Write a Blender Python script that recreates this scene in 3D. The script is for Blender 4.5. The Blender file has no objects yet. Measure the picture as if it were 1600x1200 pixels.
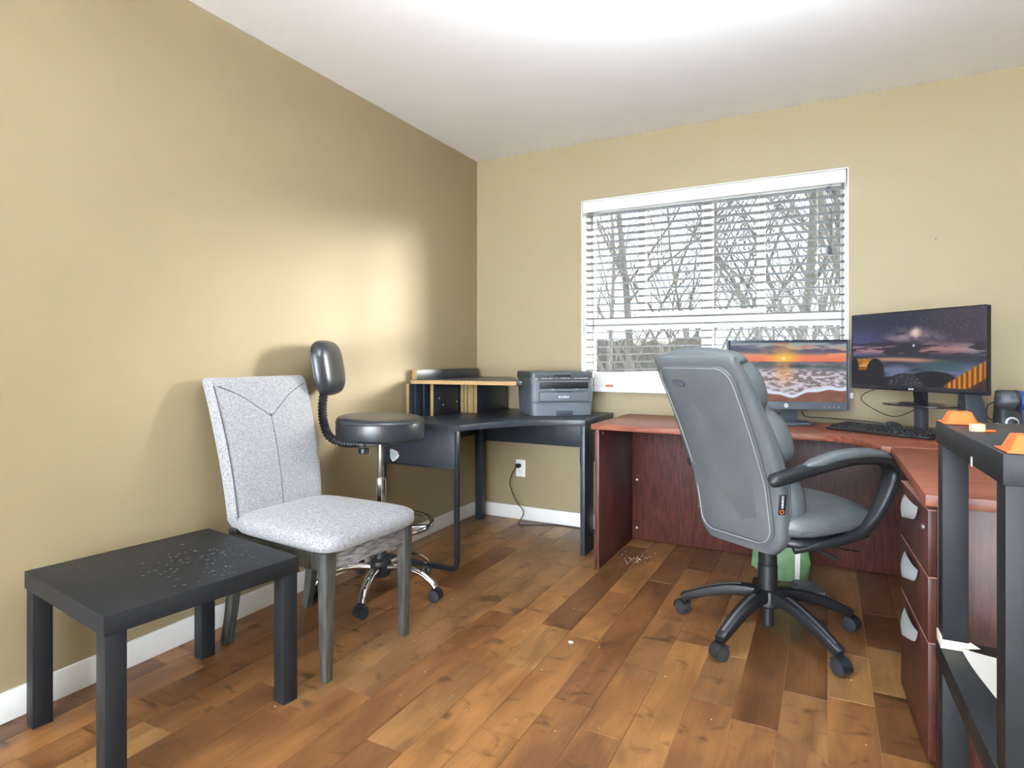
import bpy, bmesh, math, random
import numpy as np
from mathutils import Vector, Matrix

random.seed(7)
PI = math.pi
R = math.radians
scene = bpy.context.scene
col = scene.collection

# ------------------------------------------------------------------ camera
cam_data = bpy.data.cameras.new('camera')
cam_data.sensor_fit = 'HORIZONTAL'
cam_data.sensor_width = 36.0
cam_data.lens = 940.64 * 36.0 / 1600.0
cam_data.shift_y = -40.54 / 1600.0
cam_data.clip_start = 0.02
cam = bpy.data.objects.new('camera', cam_data)
cam.location = (2.1565, -3.5951, 1.0766)
cam.rotation_euler = (R(90), 0, R(27.632))
col.objects.link(cam)
scene.camera = cam

# ------------------------------------------------------------------ world, sun, exposure
world = bpy.data.worlds.new('sky')
scene.world = world
world.use_nodes = True
wn = world.node_tree
wn.nodes.clear()
w_out = wn.nodes.new('ShaderNodeOutputWorld')
w_bg = wn.nodes.new('ShaderNodeBackground')
w_tc = wn.nodes.new('ShaderNodeTexCoord')
w_no = wn.nodes.new('ShaderNodeTexNoise')
w_no.inputs['Scale'].default_value = 3.0
w_no.inputs['Detail'].default_value = 5.0
w_rp = wn.nodes.new('ShaderNodeValToRGB')
w_rp.color_ramp.elements[0].position = 0.42
w_rp.color_ramp.elements[0].color = (0.72, 0.85, 1.0, 1)
w_rp.color_ramp.elements[1].position = 0.58
w_rp.color_ramp.elements[1].color = (0.87, 0.935, 1.0, 1)
wn.links.new(w_tc.outputs['Generated'], w_no.inputs['Vector'])
wn.links.new(w_no.outputs['Fac'], w_rp.inputs['Fac'])
wn.links.new(w_rp.outputs['Color'], w_bg.inputs['Color'])
wn.links.new(w_bg.outputs['Background'], w_out.inputs['Surface'])
SKY = 27.0
w_bg.inputs['Strength'].default_value = SKY

SUN = 116.0
sun_data = bpy.data.lights.new('hazy_sun', 'SUN')
sun_data.energy = SUN
sun_data.angle = R(18)
sun_data.color = (1.0, 0.94, 0.84)
sun = bpy.data.objects.new('hazy_sun', sun_data)
sun.rotation_euler = Vector((-0.80, -0.75, -0.24)).to_track_quat('-Z', 'Y').to_euler()
sun.location = (6, 6, 4)
col.objects.link(sun)

FILL_POWER = 600.0         # watts of the added, unseen fill uplight
# sampling portal for the daylight (adds no light of its own)
pt_data = bpy.data.lights.new('window_portal', 'AREA')
pt_data.shape = 'RECTANGLE'
pt_data.size, pt_data.size_y = 1.47, 1.17
pt_data.cycles.is_portal = True
pt_o = bpy.data.objects.new('window_portal', pt_data)
pt_o.location = (1.5135, 0.17, 1.48)
pt_o.rotation_euler = (R(-90), 0, 0)
col.objects.link(pt_o)
pt2_data = bpy.data.lights.new('fill_glazing_portal', 'AREA')
pt2_data.shape = 'RECTANGLE'
pt2_data.size, pt2_data.size_y = 3.45, 2.26
pt2_data.cycles.is_portal = True
pt2_o = bpy.data.objects.new('fill_glazing_portal', pt2_data)
pt2_o.location = (1.875, -7.11, 1.19)
pt2_o.rotation_euler = (R(90), 0, 0)
col.objects.link(pt2_o)
scene.view_settings.view_transform = 'Standard'
scene.view_settings.look = 'None'
scene.view_settings.gamma = 1.0
scene.view_settings.use_curve_mapping = False
scene.view_settings.exposure = 0.42


# ------------------------------------------------------------------ helpers
ALBEDO = 0.77


def lin(c):
    return tuple((x / 255.0 / 12.92) if x / 255.0 <= 0.04045 else ((x / 255.0 + 0.055) / 1.055) ** 2.4 for x in c)


def mat(name, rgb, rough=0.5, metal=0.0, var=0.0, scale=20.0, stretch=(1, 1, 1), bump=0.0, bscale=None,
        coat=0.0, spec=0.5, trans=0.0, rgb2=None, detail=4.0):
    m = bpy.data.materials.new(name)
    m.use_nodes = True
    nt = m.node_tree
    b = nt.nodes['Principled BSDF']
    kf = 1.0 if min(rgb) > 200 else ALBEDO      # colours are given as seen; whites stay
    c = tuple(x * kf for x in lin(rgb))
    b.inputs['Base Color'].default_value = (*c, 1)
    b.inputs['Roughness'].default_value = rough
    b.inputs['Metallic'].default_value = metal
    b.inputs['Specular IOR Level'].default_value = spec
    b.inputs['Coat Weight'].default_value = coat
    b.inputs['Transmission Weight'].default_value = trans
    if var > 0 or bump > 0 or rgb2:
        tc = nt.nodes.new('ShaderNodeTexCoord')
        mp = nt.nodes.new('ShaderNodeMapping')
        mp.inputs['Scale'].default_value = stretch
        nt.links.new(tc.outputs['Object'], mp.inputs['Vector'])
    if var > 0 or rgb2:
        no = nt.nodes.new('ShaderNodeTexNoise')
        no.inputs['Scale'].default_value = scale
        no.inputs['Detail'].default_value = detail
        nt.links.new(mp.outputs['Vector'], no.inputs['Vector'])
        rp = nt.nodes.new('ShaderNodeValToRGB')
        if rgb2:
            a, d = c, tuple(x * kf for x in lin(rgb2))
        else:
            a = tuple(x * (1 - var) for x in c)
            d = tuple(min(1, x * (1 + var)) for x in c)
        rp.color_ramp.elements[0].position = 0.35
        rp.color_ramp.elements[0].color = (*a, 1)
        rp.color_ramp.elements[1].position = 0.65
        rp.color_ramp.elements[1].color = (*d, 1)
        nt.links.new(no.outputs['Fac'], rp.inputs['Fac'])
        nt.links.new(rp.outputs['Color'], b.inputs['Base Color'])
    if bump > 0:
        nb = nt.nodes.new('ShaderNodeTexNoise')
        nb.inputs['Scale'].default_value = bscale or scale
        nb.inputs['Detail'].default_value = 3.0
        nt.links.new(mp.outputs['Vector'], nb.inputs['Vector'])
        bp = nt.nodes.new('ShaderNodeBump')
        bp.inputs['Strength'].default_value = bump
        bp.inputs['Distance'].default_value = 0.002
        nt.links.new(nb.outputs['Fac'], bp.inputs['Height'])
        nt.links.new(bp.outputs['Normal'], b.inputs['Normal'])
    return m


def emit(name, strength=1.0, attr=None, rgb=(255, 255, 255)):
    m = bpy.data.materials.new(name)
    m.use_nodes = True
    nt = m.node_tree
    b = nt.nodes['Principled BSDF']
    b.inputs['Base Color'].default_value = (0.01, 0.01, 0.01, 1)
    b.inputs['Roughness'].default_value = 0.35
    b.inputs['Specular IOR Level'].default_value = 0.15
    b.inputs['Emission Strength'].default_value = strength
    b.inputs['Emission Color'].default_value = (*lin(rgb), 1)
    if attr:
        a = nt.nodes.new('ShaderNodeVertexColor')
        a.layer_name = attr
        nt.links.new(a.outputs['Color'], b.inputs['Emission Color'])
    return m


def glass_mat(name, tint=(0.96, 0.97, 0.97), gloss=0.03):
    m = bpy.data.materials.new(name)
    m.use_nodes = True
    nt = m.node_tree
    nt.nodes.clear()
    o = nt.nodes.new('ShaderNodeOutputMaterial')
    t = nt.nodes.new('ShaderNodeBsdfTransparent')
    t.inputs['Color'].default_value = (*tint, 1)
    g = nt.nodes.new('ShaderNodeBsdfGlossy')
    g.inputs['Roughness'].default_value = 0.02
    mx = nt.nodes.new('ShaderNodeMixShader')
    mx.inputs['Fac'].default_value = gloss
    nt.links.new(t.outputs[0], mx.inputs[1])
    nt.links.new(g.outputs[0], mx.inputs[2])
    nt.links.new(mx.outputs[0], o.inputs['Surface'])
    return m


def crom(pts, k=6, closed=False):
    pts = [Vector(p) for p in pts]
    n = len(pts)
    out = []
    rng = n if closed else n - 1
    for i in range(rng):
        p0 = pts[(i - 1) % n] if closed or i > 0 else pts[0] * 2 - pts[1]
        p1 = pts[i]
        p2 = pts[(i + 1) % n]
        p3 = pts[(i + 2) % n] if closed or i + 2 < n else pts[-1] * 2 - pts[-2]
        for j in range(k):
            t = j / k
            out.append(0.5 * ((2 * p1) + (p2 - p0) * t + (2 * p0 - 5 * p1 + 4 * p2 - p3) * t * t
                              + (3 * p1 - p0 - 3 * p2 + p3) * t ** 3))
    if not closed:
        out.append(pts[-1])
    return out


def lerp_list(vals, m):
    xs = np.linspace(0, 1, len(vals))
    return list(np.interp(np.linspace(0, 1, m), xs, vals))


class MB:
    """collects geometry for ONE mesh object"""
    def __init__(self):
        self.v = []
        self.f = []

    def _add(self, vs, fs):
        o = len(self.v)
        self.v += [tuple(p) for p in vs]
        self.f += [tuple(i + o for i in q) for q in fs]
        return self

    def box(self, x0, x1, y0, y1, z0, z1, rot=None, at=(0, 0, 0)):
        vs = [Vector((x, y, z)) for z in (z0, z1) for y in (y0, y1) for x in (x0, x1)]
        if rot is not None:
            vs = [rot @ p for p in vs]
        vs = [p + Vector(at) for p in vs]
        return self._add(vs, [(0, 2, 3, 1), (4, 5, 7, 6), (0, 1, 5, 4), (2, 6, 7, 3), (0, 4, 6, 2), (1, 3, 7, 5)])

    def prism(self, poly, z0, z1):
        n = len(poly)
        vs = [(x, y, z0) for x, y in poly] + [(x, y, z1) for x, y in poly]
        fs = [tuple(range(n - 1, -1, -1)), tuple(range(n, 2 * n))]
        fs += [(i, (i + 1) % n, n + (i + 1) % n, n + i) for i in range(n)]
        return self._add(vs, fs)

    def extrude(self, pts, vec):
        """closed 3D outline pushed along vec"""
        n = len(pts)
        vec = Vector(vec)
        vs = [Vector(p) for p in pts] + [Vector(p) + vec for p in pts]
        fs = [tuple(range(n - 1, -1, -1)), tuple(range(n, 2 * n))]
        fs += [(i, (i + 1) % n, n + (i + 1) % n, n + i) for i in range(n)]
        return self._add(vs, fs)

    def rings(self, rings, closed_u=False, cap=True):
        n = len(rings[0])
        vs = [p for r in rings for p in r]
        fs = []
        m = len(rings)
        for i in range(m if closed_u else m - 1):
            a = i * n
            b = ((i + 1) % m) * n
            for j in range(n):
                k = (j + 1) % n
                fs.append((a + j, a + k, b + k, b + j))
        if cap and not closed_u:
            fs.append(tuple(range(n - 1, -1, -1)))
            fs.append(tuple(range((m - 1) * n, m * n)))
        return self._add(vs, fs)

    def lathe(self, prof, n=24, at=(0, 0, 0), rot=None):
        rs = []
        for r, z in prof:
            ring = [Vector((max(r, 1e-4) * math.cos(2 * PI * i / n), max(r, 1e-4) * math.sin(2 * PI * i / n), z)) for i in range(n)]
            if rot is not None:
                ring = [rot @ p for p in ring]
            rs.append([p + Vector(at) for p in ring])
        return self.rings(rs)

    def cyl(self, a, b, r, n=16, r2=None):
        return self.sweep([a, b], [r, r if r2 is None else r2], n)

    def sweep(self, path, radii, n=8, up=None, sq=(1, 1), e=2.0, closed=False):
        """tube with radius list; sq flattens the section; e = superellipse power"""
        path = [Vector(p) for p in path]
        m = len(path)
        if not hasattr(radii, '__len__'):
            radii = [radii] * m
        if len(radii) != m:
            radii = lerp_list(radii, m)
        tang = []
        for i in range(m):
            if closed:
                t = path[(i + 1) % m] - path[(i - 1) % m]
            else:
                t = path[min(i + 1, m - 1)] - path[max(i - 1, 0)]
            tang.append(t.normalized())
        if up is not None:
            ref = Vector(up)
        else:
            ref = Vector((0, 0, 1)) if abs(tang[0].z) < 0.9 else Vector((1, 0, 0))
        nrm = (ref - tang[0] * ref.dot(tang[0])).normalized()
        rs = []
        for i in range(m):
            t = tang[i]
            if up is not None:
                q = Vector(up) - t * Vector(up).dot(t)
                if q.length > 0.05:
                    nrm = q.normalized()
            nrm = (nrm - t * nrm.dot(t)).normalized()
            bn = t.cross(nrm)
            ring = []
            for j in range(n):
                a = 2 * PI * (j + 0.5) / n
                ca, sa = math.cos(a), math.sin(a)
                x = math.copysign(abs(ca) ** (2 / e), ca)
                y = math.copysign(abs(sa) ** (2 / e), sa)
                ring.append(path[i] + bn * (x * radii[i] * sq[0]) + nrm * (y * radii[i] * sq[1]))
            rs.append(ring)
        return self.rings(rs, closed_u=closed)

    def loft(self, secs, n=28):
        """secs: (centre, axis_a, axis_b, power): superelliptic sections"""
        rs = []
        for c, a, b, e in secs:
            c, a, b = Vector(c), Vector(a), Vector(b)
            ring = []
            for j in range(n):
                t = 2 * PI * (j + 0.5) / n
                ca, sa = math.cos(t), math.sin(t)
                ring.append(c + a * math.copysign(abs(ca) ** (2 / e), ca) + b * math.copysign(abs(sa) ** (2 / e), sa))
            rs.append(ring)
        return self.rings(rs)

    def pillow(self, hx, hy, hz, e1=4.0, e2=3.0, n=32, m=16, fn=None):
        """superellipsoid, e1 in plan, e2 in section; fn moves each point"""
        rs = []
        for i in range(m + 1):
            ph = -PI / 2 + PI * i / m
            cp, sp = math.cos(ph), math.sin(ph)
            rr = max(abs(cp), 1e-3) ** (2 / e2)
            z = math.copysign(abs(sp) ** (2 / e2), sp) * hz
            ring = []
            for j in range(n):
                t = 2 * PI * (j + 0.5) / n
                ca, sa = math.cos(t), math.sin(t)
                p = Vector((math.copysign(abs(ca) ** (2 / e1), ca) * hx * rr, math.copysign(abs(sa) ** (2 / e1), sa) * hy * rr, z))
                ring.append(Vector(fn(p)) if fn else p)
            rs.append(ring)
        return self.rings(rs)

    def xf(self, M4):
        self.v = [tuple(M4 @ Vector(p)) for p in self.v]
        return self

    def build(self, name, material, parent=None, bevel=0.0, seg=2, smooth=True, ang=0.6, loc=None):
        me = bpy.data.meshes.new(name)
        bm = bmesh.new()
        vs = [bm.verts.new(p) for p in self.v]
        for q in self.f:
            try:
                bm.faces.new([vs[i] for i in q])
            except ValueError:
                pass
        bmesh.ops.remove_doubles(bm, verts=bm.verts, dist=1e-6)
        bmesh.ops.recalc_face_normals(bm, faces=bm.faces)
        if bevel > 0:
            ed = [e for e in bm.edges if len(e.link_faces) == 2 and e.calc_face_angle(0) > 0.5]
            bmesh.ops.bevel(bm, geom=ed, offset=bevel, segments=seg, profile=0.5, affect='EDGES', clamp_overlap=True)
        bm.to_mesh(me)
        bm.free()
        if smooth:
            me.shade_smooth()
            me.set_sharp_from_angle(angle=ang)
        me.materials.append(material)
        o = bpy.data.objects.new(name, me)
        col.objects.link(o)
        if parent is not None:
            o.parent = parent
        if loc is not None:
            o.location = loc
        return o


def tag(o, label=None, cat=None, group=None, kind=None):
    if label:
        o['label'] = label
    if cat:
        o['category'] = cat
    if group:
        o['group'] = group
    if kind:
        o['kind'] = kind
    return o


def thing(name, label, cat, loc=(0, 0, 0), rz=0.0, group=None):
    o = bpy.data.objects.new(name, None)
    o.empty_display_size = 0.05
    col.objects.link(o)
    o.location = loc
    o.rotation_euler = (0, 0, rz)
    return tag(o, label, cat, group)


def copy_part(src, parent, loc=None, rot=None):
    o = src.copy()
    col.objects.link(o)
    o.parent = parent
    if loc is not None:
        o.location = loc
    if rot is not None:
        o.rotation_euler = rot
    for ch in list(src.children):
        c = ch.copy()
        col.objects.link(c)
        c.parent = o
    return o


def text(name, body, size, material, parent, loc, rot, extrude=0.0004, shear=0.0, align='CENTER', xs=1.0):
    cu = bpy.data.curves.new(name + '_curve', 'FONT')
    cu.body = body
    cu.size = size
    cu.extrude = extrude
    cu.align_x = align
    cu.align_y = 'CENTER'
    cu.shear = shear
    cu.resolution_u = 3
    t = bpy.data.objects.new(name + '_tmp', cu)
    col.objects.link(t)
    dg = bpy.context.evaluated_depsgraph_get()
    me = bpy.data.meshes.new_from_object(t.evaluated_get(dg))
    bpy.data.objects.remove(t)
    bpy.data.curves.remove(cu)
    me.materials.clear()
    me.materials.append(material)
    o = bpy.data.objects.new(name, me)
    col.objects.link(o)
    o.parent = parent
    o.location = loc
    o.rotation_euler = rot
    o.scale = (xs, 1, 1)
    return o


# ------------------------------------------------------------------ materials
M_wall = mat('painted_wall', (165, 148, 114), 0.6, var=0.015, scale=2.5, bump=0.12, bscale=160)
M_ceil = mat('ceiling_paint', (247, 248, 250), 0.9, bump=0.35, bscale=120)
M_trim = mat('white_trim', (238, 238, 236), 0.45)
M_vinyl = mat('white_vinyl', (244, 244, 242), 0.35)
M_subfloor = mat('subfloor', (196, 156, 110), 0.8)  # pale so the plank gaps imitate bright bevel highlights
M_glass = glass_mat('pane_glass')
M_dimglass = glass_mat('sky_dimming_glass', (0.37, 0.375, 0.38), 0.004)  # dark tint added to the panes to dim the bright sky outside
M_blackbrown = mat('black_brown_laminate', (32, 34, 37), 0.5, var=0.12, scale=6, stretch=(1, 12, 1), spec=0.25)
M_deskblack = mat('desk_black_laminate', (48, 54, 62), 0.36, var=0.12, scale=5, stretch=(10, 1, 1))
M_blackmetal = mat('black_powder_metal', (34, 38, 44), 0.38)
M_chip = mat('raw_particle_board', (158, 122, 76), 0.85, rgb2=(198, 166, 118), scale=220, bump=0.5, bscale=260)
M_chrome = mat('chrome', (232, 232, 235), 0.08, metal=1.0)
M_vinylblack = mat('black_vinyl', (40, 44, 50), 0.33, bump=0.1, bscale=140, spec=0.6)
M_plasticblack = mat('black_plastic', (32, 34, 38), 0.42)
M_rubber = mat('dark_rubber', (44, 48, 53), 0.6)
M_greyplastic = mat('grey_plastic', (106, 114, 122), 0.45)
M_greydark = mat('dark_grey_plastic', (66, 73, 80), 0.42)
M_slot = mat('slot_black', (16, 20, 27), 0.5)
M_cherrytop = None
M_leather = mat('grey_bonded_leather', (101, 107, 110), 0.42, var=0.06, scale=7, bump=0.16, bscale=210, spec=0.5)
M_leatherseam = mat('grey_leather_piping', (96, 101, 104), 0.45)
M_stitch = mat('grey_stitch', (168, 172, 172), 0.7)
M_silver = mat('satin_silver', (186, 190, 195), 0.3, metal=0.85)
M_aluminium = mat('brushed_aluminium', (205, 212, 216), 0.4, metal=0.5)
M_orange = mat('orange_printed_plastic', (228, 106, 26), 0.5, var=0.05, scale=80)
M_paper = mat('white_paper', (236, 235, 230), 0.8)
M_tape = mat('cream_foam_tape', (232, 224, 204), 0.75)
M_white = mat('white_print', (240, 242, 244), 0.5)
M_dust = mat('dust_crumb', (225, 222, 214), 0.9)
M_blue = mat('blue_enamel', (46, 84, 150), 0.35, metal=0.2)
M_bluelight = mat('blue_satin', (104, 138, 190), 0.4)
M_mesh = mat('microphone_mesh', (104, 108, 118), 0.5, metal=0.4, rgb2=(52, 55, 63), scale=420)
M_greenbag = mat('green_wrapper', (96, 140, 92), 0.5, rgb2=(128, 168, 118), scale=18)
M_redtag = mat('red_tag', (206, 92, 60), 0.6)
M_legwood = mat('grey_washed_wood', (54, 56, 55), 0.55, rgb2=(88, 87, 81), scale=14, stretch=(6, 6, 0.6), bump=0.25, bscale=60)
M_apronwood = mat('weathered_rail_wood', (86, 86, 88), 0.7, rgb2=(176, 176, 178), scale=26, stretch=(10, 0.9, 10), bump=0.5, bscale=60)
M_bezel = mat('monitor_bezel', (74, 83, 93), 0.4)
M_bezeldark = mat('gloss_black_bezel', (34, 35, 42), 0.18, coat=0.4)
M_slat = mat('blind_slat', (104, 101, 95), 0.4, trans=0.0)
M_cord = mat('black_cord', (30, 30, 34), 0.5)
M_whitecord = mat('white_cord', (225, 225, 222), 0.6)


def fabric_mat(name):
    m = bpy.data.materials.new(name)
    m.use_nodes = True
    nt = m.node_tree
    b = nt.nodes['Principled BSDF']
    b.inputs['Roughness'].default_value = 0.95
    b.inputs['Specular IOR Level'].default_value = 0.2
    b.inputs['Sheen Weight'].default_value = 0.25
    tc = nt.nodes.new('ShaderNodeTexCoord')
    outs = []
    for s in ((640, 640, 110), (110, 110, 640), (150, 640, 150)):
        mp = nt.nodes.new('ShaderNodeMapping')
        mp.inputs['Scale'].default_value = s
        no = nt.nodes.new('ShaderNodeTexNoise')
        no.inputs['Scale'].default_value = 1.0
        no.inputs['Detail'].default_value = 2.0
        nt.links.new(tc.outputs['Object'], mp.inputs['Vector'])
        nt.links.new(mp.outputs['Vector'], no.inputs['Vector'])
        outs.append(no)
    a1 = nt.nodes.new('ShaderNodeMath')
    a1.operation = 'ADD'
    nt.links.new(outs[0].outputs['Fac'], a1.inputs[0])
    nt.links.new(outs[1].outputs['Fac'], a1.inputs[1])
    a2 = nt.nodes.new('ShaderNodeMath')
    a2.operation = 'ADD'
    nt.links.new(a1.outputs[0], a2.inputs[0])
    nt.links.new(outs[2].outputs['Fac'], a2.inputs[1])
    a3 = nt.nodes.new('ShaderNodeMath')
    a3.operation = 'DIVIDE'
    a3.inputs[1].default_value = 3.0
    nt.links.new(a2.outputs[0], a3.inputs[0])
    rp = nt.nodes.new('ShaderNodeValToRGB')
    rp.color_ramp.elements[0].position = 0.38
    rp.color_ramp.elements[0].color = (*lin((98, 98, 103)), 1)
    rp.color_ramp.elements[1].position = 0.62
    rp.color_ramp.elements[1].color = (*lin((174, 174, 177)), 1)
    nt.links.new(a3.outputs[0], rp.inputs['Fac'])
    nt.links.new(rp.outputs['Color'], b.inputs['Base Color'])
    bp = nt.nodes.new('ShaderNodeBump')
    bp.inputs['Strength'].default_value = 0.3
    bp.inputs['Distance'].default_value = 0.001
    nt.links.new(a3.outputs[0], bp.inputs['Height'])
    nt.links.new(bp.outputs['Normal'], b.inputs['Normal'])
    return m


M_fabric = fabric_mat('grey_woven_fabric')
M_seam = mat('dark_seam', (84, 84, 90), 0.9)


def plank_mat():
    m = bpy.data.materials.new('maple_plank')
    m.use_nodes = True
    nt = m.node_tree
    b = nt.nodes['Principled BSDF']
    L = nt.links.new
    geo = nt.nodes.new('ShaderNodeNewGeometry')
    oi = nt.nodes.new('ShaderNodeObjectInfo')
    # every plank reads another part of the grain
    off = nt.nodes.new('ShaderNodeVectorMath')
    off.operation = 'SCALE'
    off.inputs[0].default_value = (37.0, 91.0, 13.0)
    L(oi.outputs['Random'], off.inputs['Scale'])
    add = nt.nodes.new('ShaderNodeVectorMath')
    add.operation = 'ADD'
    L(geo.outputs['Position'], add.inputs[0])
    L(off.outputs['Vector'], add.inputs[1])

    def noise(sc, scale, detail, dist=0.0):
        mp = nt.nodes.new('ShaderNodeMapping')
        mp.inputs['Scale'].default_value = sc
        no = nt.nodes.new('ShaderNodeTexNoise')
        no.inputs['Scale'].default_value = scale
        no.inputs['Detail'].default_value = detail
        no.inputs['Distortion'].default_value = dist
        L(add.outputs['Vector'], mp.inputs['Vector'])
        L(mp.outputs['Vector'], no.inputs['Vector'])
        return no
    base = nt.nodes.new('ShaderNodeValToRGB')
    cr = base.color_ramp
    cr.elements[0].position = 0.0
    cr.elements[0].color = (*lin((104, 68, 40)), 1)
    cr.elements[1].position = 1.0
    cr.elements[1].color = (*lin((172, 129, 79)), 1)
    for p, c in ((0.2, (125, 85, 51)), (0.45, (146, 101, 60)), (0.7, (160, 115, 69)), (0.85, (132, 96, 62))):
        e = cr.elements.new(p)
        e.color = (*lin(c), 1)
    L(oi.outputs['Random'], base.inputs['Fac'])
    # cloudy figure
    n1 = noise((3.0, 1.0, 1), 3.2, 5, 0.6)
    r1 = nt.nodes.new('ShaderNodeValToRGB')
    r1.color_ramp.elements[0].position = 0.36
    r1.color_ramp.elements[0].color = (0.50, 0.45, 0.42, 1)
    r1.color_ramp.elements[1].position = 0.66
    r1.color_ramp.elements[1].color = (1.12, 1.10, 1.04, 1)
    L(n1.outputs['Fac'], r1.inputs['Fac'])
    m1 = nt.nodes.new('ShaderNodeMix')
    m1.data_type = 'RGBA'
    m1.blend_type = 'MULTIPLY'
    m1.inputs['Factor'].default_value = 0.85
    L(base.outputs['Color'], m1.inputs['A'])
    L(r1.outputs['Color'], m1.inputs['B'])
    # fine grain
    n2 = noise((70.0, 3.0, 1), 1.6, 4)
    r2 = nt.nodes.new('ShaderNodeValToRGB')
    r2.color_ramp.elements[0].position = 0.3
    r2.color_ramp.elements[0].color = (0.78, 0.76, 0.74, 1)
    r2.color_ramp.elements[1].position = 0.6
    r2.color_ramp.elements[1].color = (1.06, 1.05, 1.04, 1)
    L(n2.outputs['Fac'], r2.inputs['Fac'])
    m2 = nt.nodes.new('ShaderNodeMix')
    m2.data_type = 'RGBA'
    m2.blend_type = 'MULTIPLY'
    m2.inputs['Factor'].default_value = 0.6
    L(m1.outputs['Result'], m2.inputs['A'])
    L(r2.outputs['Color'], m2.inputs['B'])
    # dark mineral streaks
    n3 = noise((5.0, 9.0, 1), 1.3, 6, 1.2)
    r3 = nt.nodes.new('ShaderNodeValToRGB')
    r3.color_ramp.elements[0].position = 0.29
    r3.color_ramp.elements[0].color = (0.30, 0.24, 0.20, 1)
    r3.color_ramp.elements[1].position = 0.41
    r3.color_ramp.elements[1].color = (1, 1, 1, 1)
    L(n3.outputs['Fac'], r3.inputs['Fac'])
    m3 = nt.nodes.new('ShaderNodeMix')
    m3.data_type = 'RGBA'
    m3.blend_type = 'MULTIPLY'
    m3.inputs['Factor'].default_value = 0.9
    L(m2.outputs['Result'], m3.inputs['A'])
    L(r3.outputs['Color'], m3.inputs['B'])
    L(m3.outputs['Result'], b.inputs['Base Color'])
    b.inputs['Roughness'].default_value = 0.36
    bp = nt.nodes.new('ShaderNodeBump')
    bp.inputs['Strength'].default_value = 0.15
    bp.inputs['Distance'].default_value = 0.002
    L(n1.outputs['Fac'], bp.inputs['Height'])
    L(bp.outputs['Normal'], b.inputs['Normal'])
    return m


M_plank = plank_mat()


def cherry(name, stretch, rgb=(122, 64, 48), rgb2=(164, 98, 74), rough=0.4):
    m = mat(name, rgb, rough, rgb2=rgb2, scale=9.0, stretch=stretch, detail=6.0, bump=0.06, bscale=20, spec=0.35)
    return m


M_cherry = cherry('cherry_laminate_along_x', (1.0, 9.0, 9.0))
M_cherryY = cherry('cherry_laminate_along_y', (9.0, 1.0, 9.0))
M_cherryShade = cherry('cherry_laminate_shaded', (9.0, 9.0, 1.0), (70, 38, 34), (98, 54, 45))  # upright panels coloured darker for the shade under the desk

# ------------------------------------------------------------------ the room
RX, RY, RH = 3.75, -7.0, 2.44  # room depth stretched behind the camera to even out the daylight
WX0, WX1, WZ0, WZ1 = 0.771, 2.256, 0.885, 2.075
T = 0.16

w = tag(MB().box(-0.1, 0, RY, 0.0, 0, RH).build('wall_left', M_wall, smooth=False), 'tan painted left wall behind the upholstered chair', kind='structure')
mb = MB()
mb.box(-0.1, WX0, 0, T, 0, RH).box(WX1, RX + 0.1, 0, T, 0, RH).box(WX0, WX1, 0, T, 0, WZ0).box(WX0, WX1, 0, T, WZ1, RH)
tag(mb.build('wall_back', M_wall, smooth=False), 'tan painted wall holding the window', kind='structure')
tag(MB().box(RX, RX + 0.1, RY, 0.0, 0, RH).build('wall_right', M_wall, smooth=False), 'tan painted wall on the right, out of view', kind='structure')
V0, V1, VZ0, VZ1 = 0.15, 3.6, 0.06, 2.32
mb = MB()
mb.box(-0.1, V0, RY - 0.1, RY, 0, RH).box(V1, RX + 0.1, RY - 0.1, RY, 0, RH).box(V0, V1, RY - 0.1, RY, 0, VZ0).box(V0, V1, RY - 0.1, RY, VZ1, RH)
tag(mb.build('wall_front', M_wall, smooth=False), 'tan painted wall behind the camera', kind='structure')
tag(MB().box(-0.1, RX + 0.1, RY - 0.1, T, RH, RH + 0.1).build('ceiling', M_ceil, smooth=False), 'white ceiling', kind='structure')
BH = 0.0905
tag(MB().box(0.0, 0.012, RY, 0.0, 0.001, BH).build('baseboard_left', M_trim, bevel=0.002), 'white baseboard along the left wall', kind='structure')
tag(MB().box(0.012, RX, -0.012, 0.0, 0.001, BH).build('baseboard_back', M_trim, bevel=0.002), 'white baseboard under the window', kind='structure')

floor = tag(MB().box(-0.1, RX + 0.1, RY - 0.1, T, -0.06, -0.0035).build('floor', M_subfloor, smooth=False), 'hardwood floor of brown maple planks', kind='structure')
PW = 0.1285
px0 = 2.287 - 18 * PW
rng = random.Random(21)
plank_cache = {}
i = 0
x = px0
while x < RX:
    xa, xb = max(x, 0.0), min(x + PW, RX)
    if xb - xa > 0.01:
        y = 0.0 + 0.0
        first = True
        while y > RY + 0.02:
            ln = rng.choice((0.34, 0.5, 0.66, 0.82, 0.98, 1.14))
            if first:
                ln *= rng.uniform(0.3, 1.0)
                ln = round(ln, 2)
                first = False
            if y < -3.4:
                ln = y - RY
            y1 = max(RY, y - ln)
            if y1 - RY < 0.2:
                y1 = RY
            key = (round(xb - xa, 4), round(y - y1, 3))
            if key not in plank_cache:
                o = MB().box(-key[0] / 2 + 0.0008, key[0] / 2 - 0.0008, -key[1] / 2 + 0.0006, key[1] / 2 - 0.0006, -0.0035, 0.0).build(
                    'floor_plank', M_plank, floor, bevel=0.0008, seg=1, smooth=False)
                plank_cache[key] = o
            else:
                o = copy_part(plank_cache[key], floor)
            o.location = ((xa + xb) / 2, (y + y1) / 2, rng.uniform(-0.0004, 0.0))
            y = y1
    x += PW

# ------------------------------------------------------------------ window
win = tag(bpy.data.objects.new('window_1', None), 'white vinyl window with four upper panes over two low panes', kind='structure')
col.objects.link(win)
win.location = (0, 0, 0)
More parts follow.
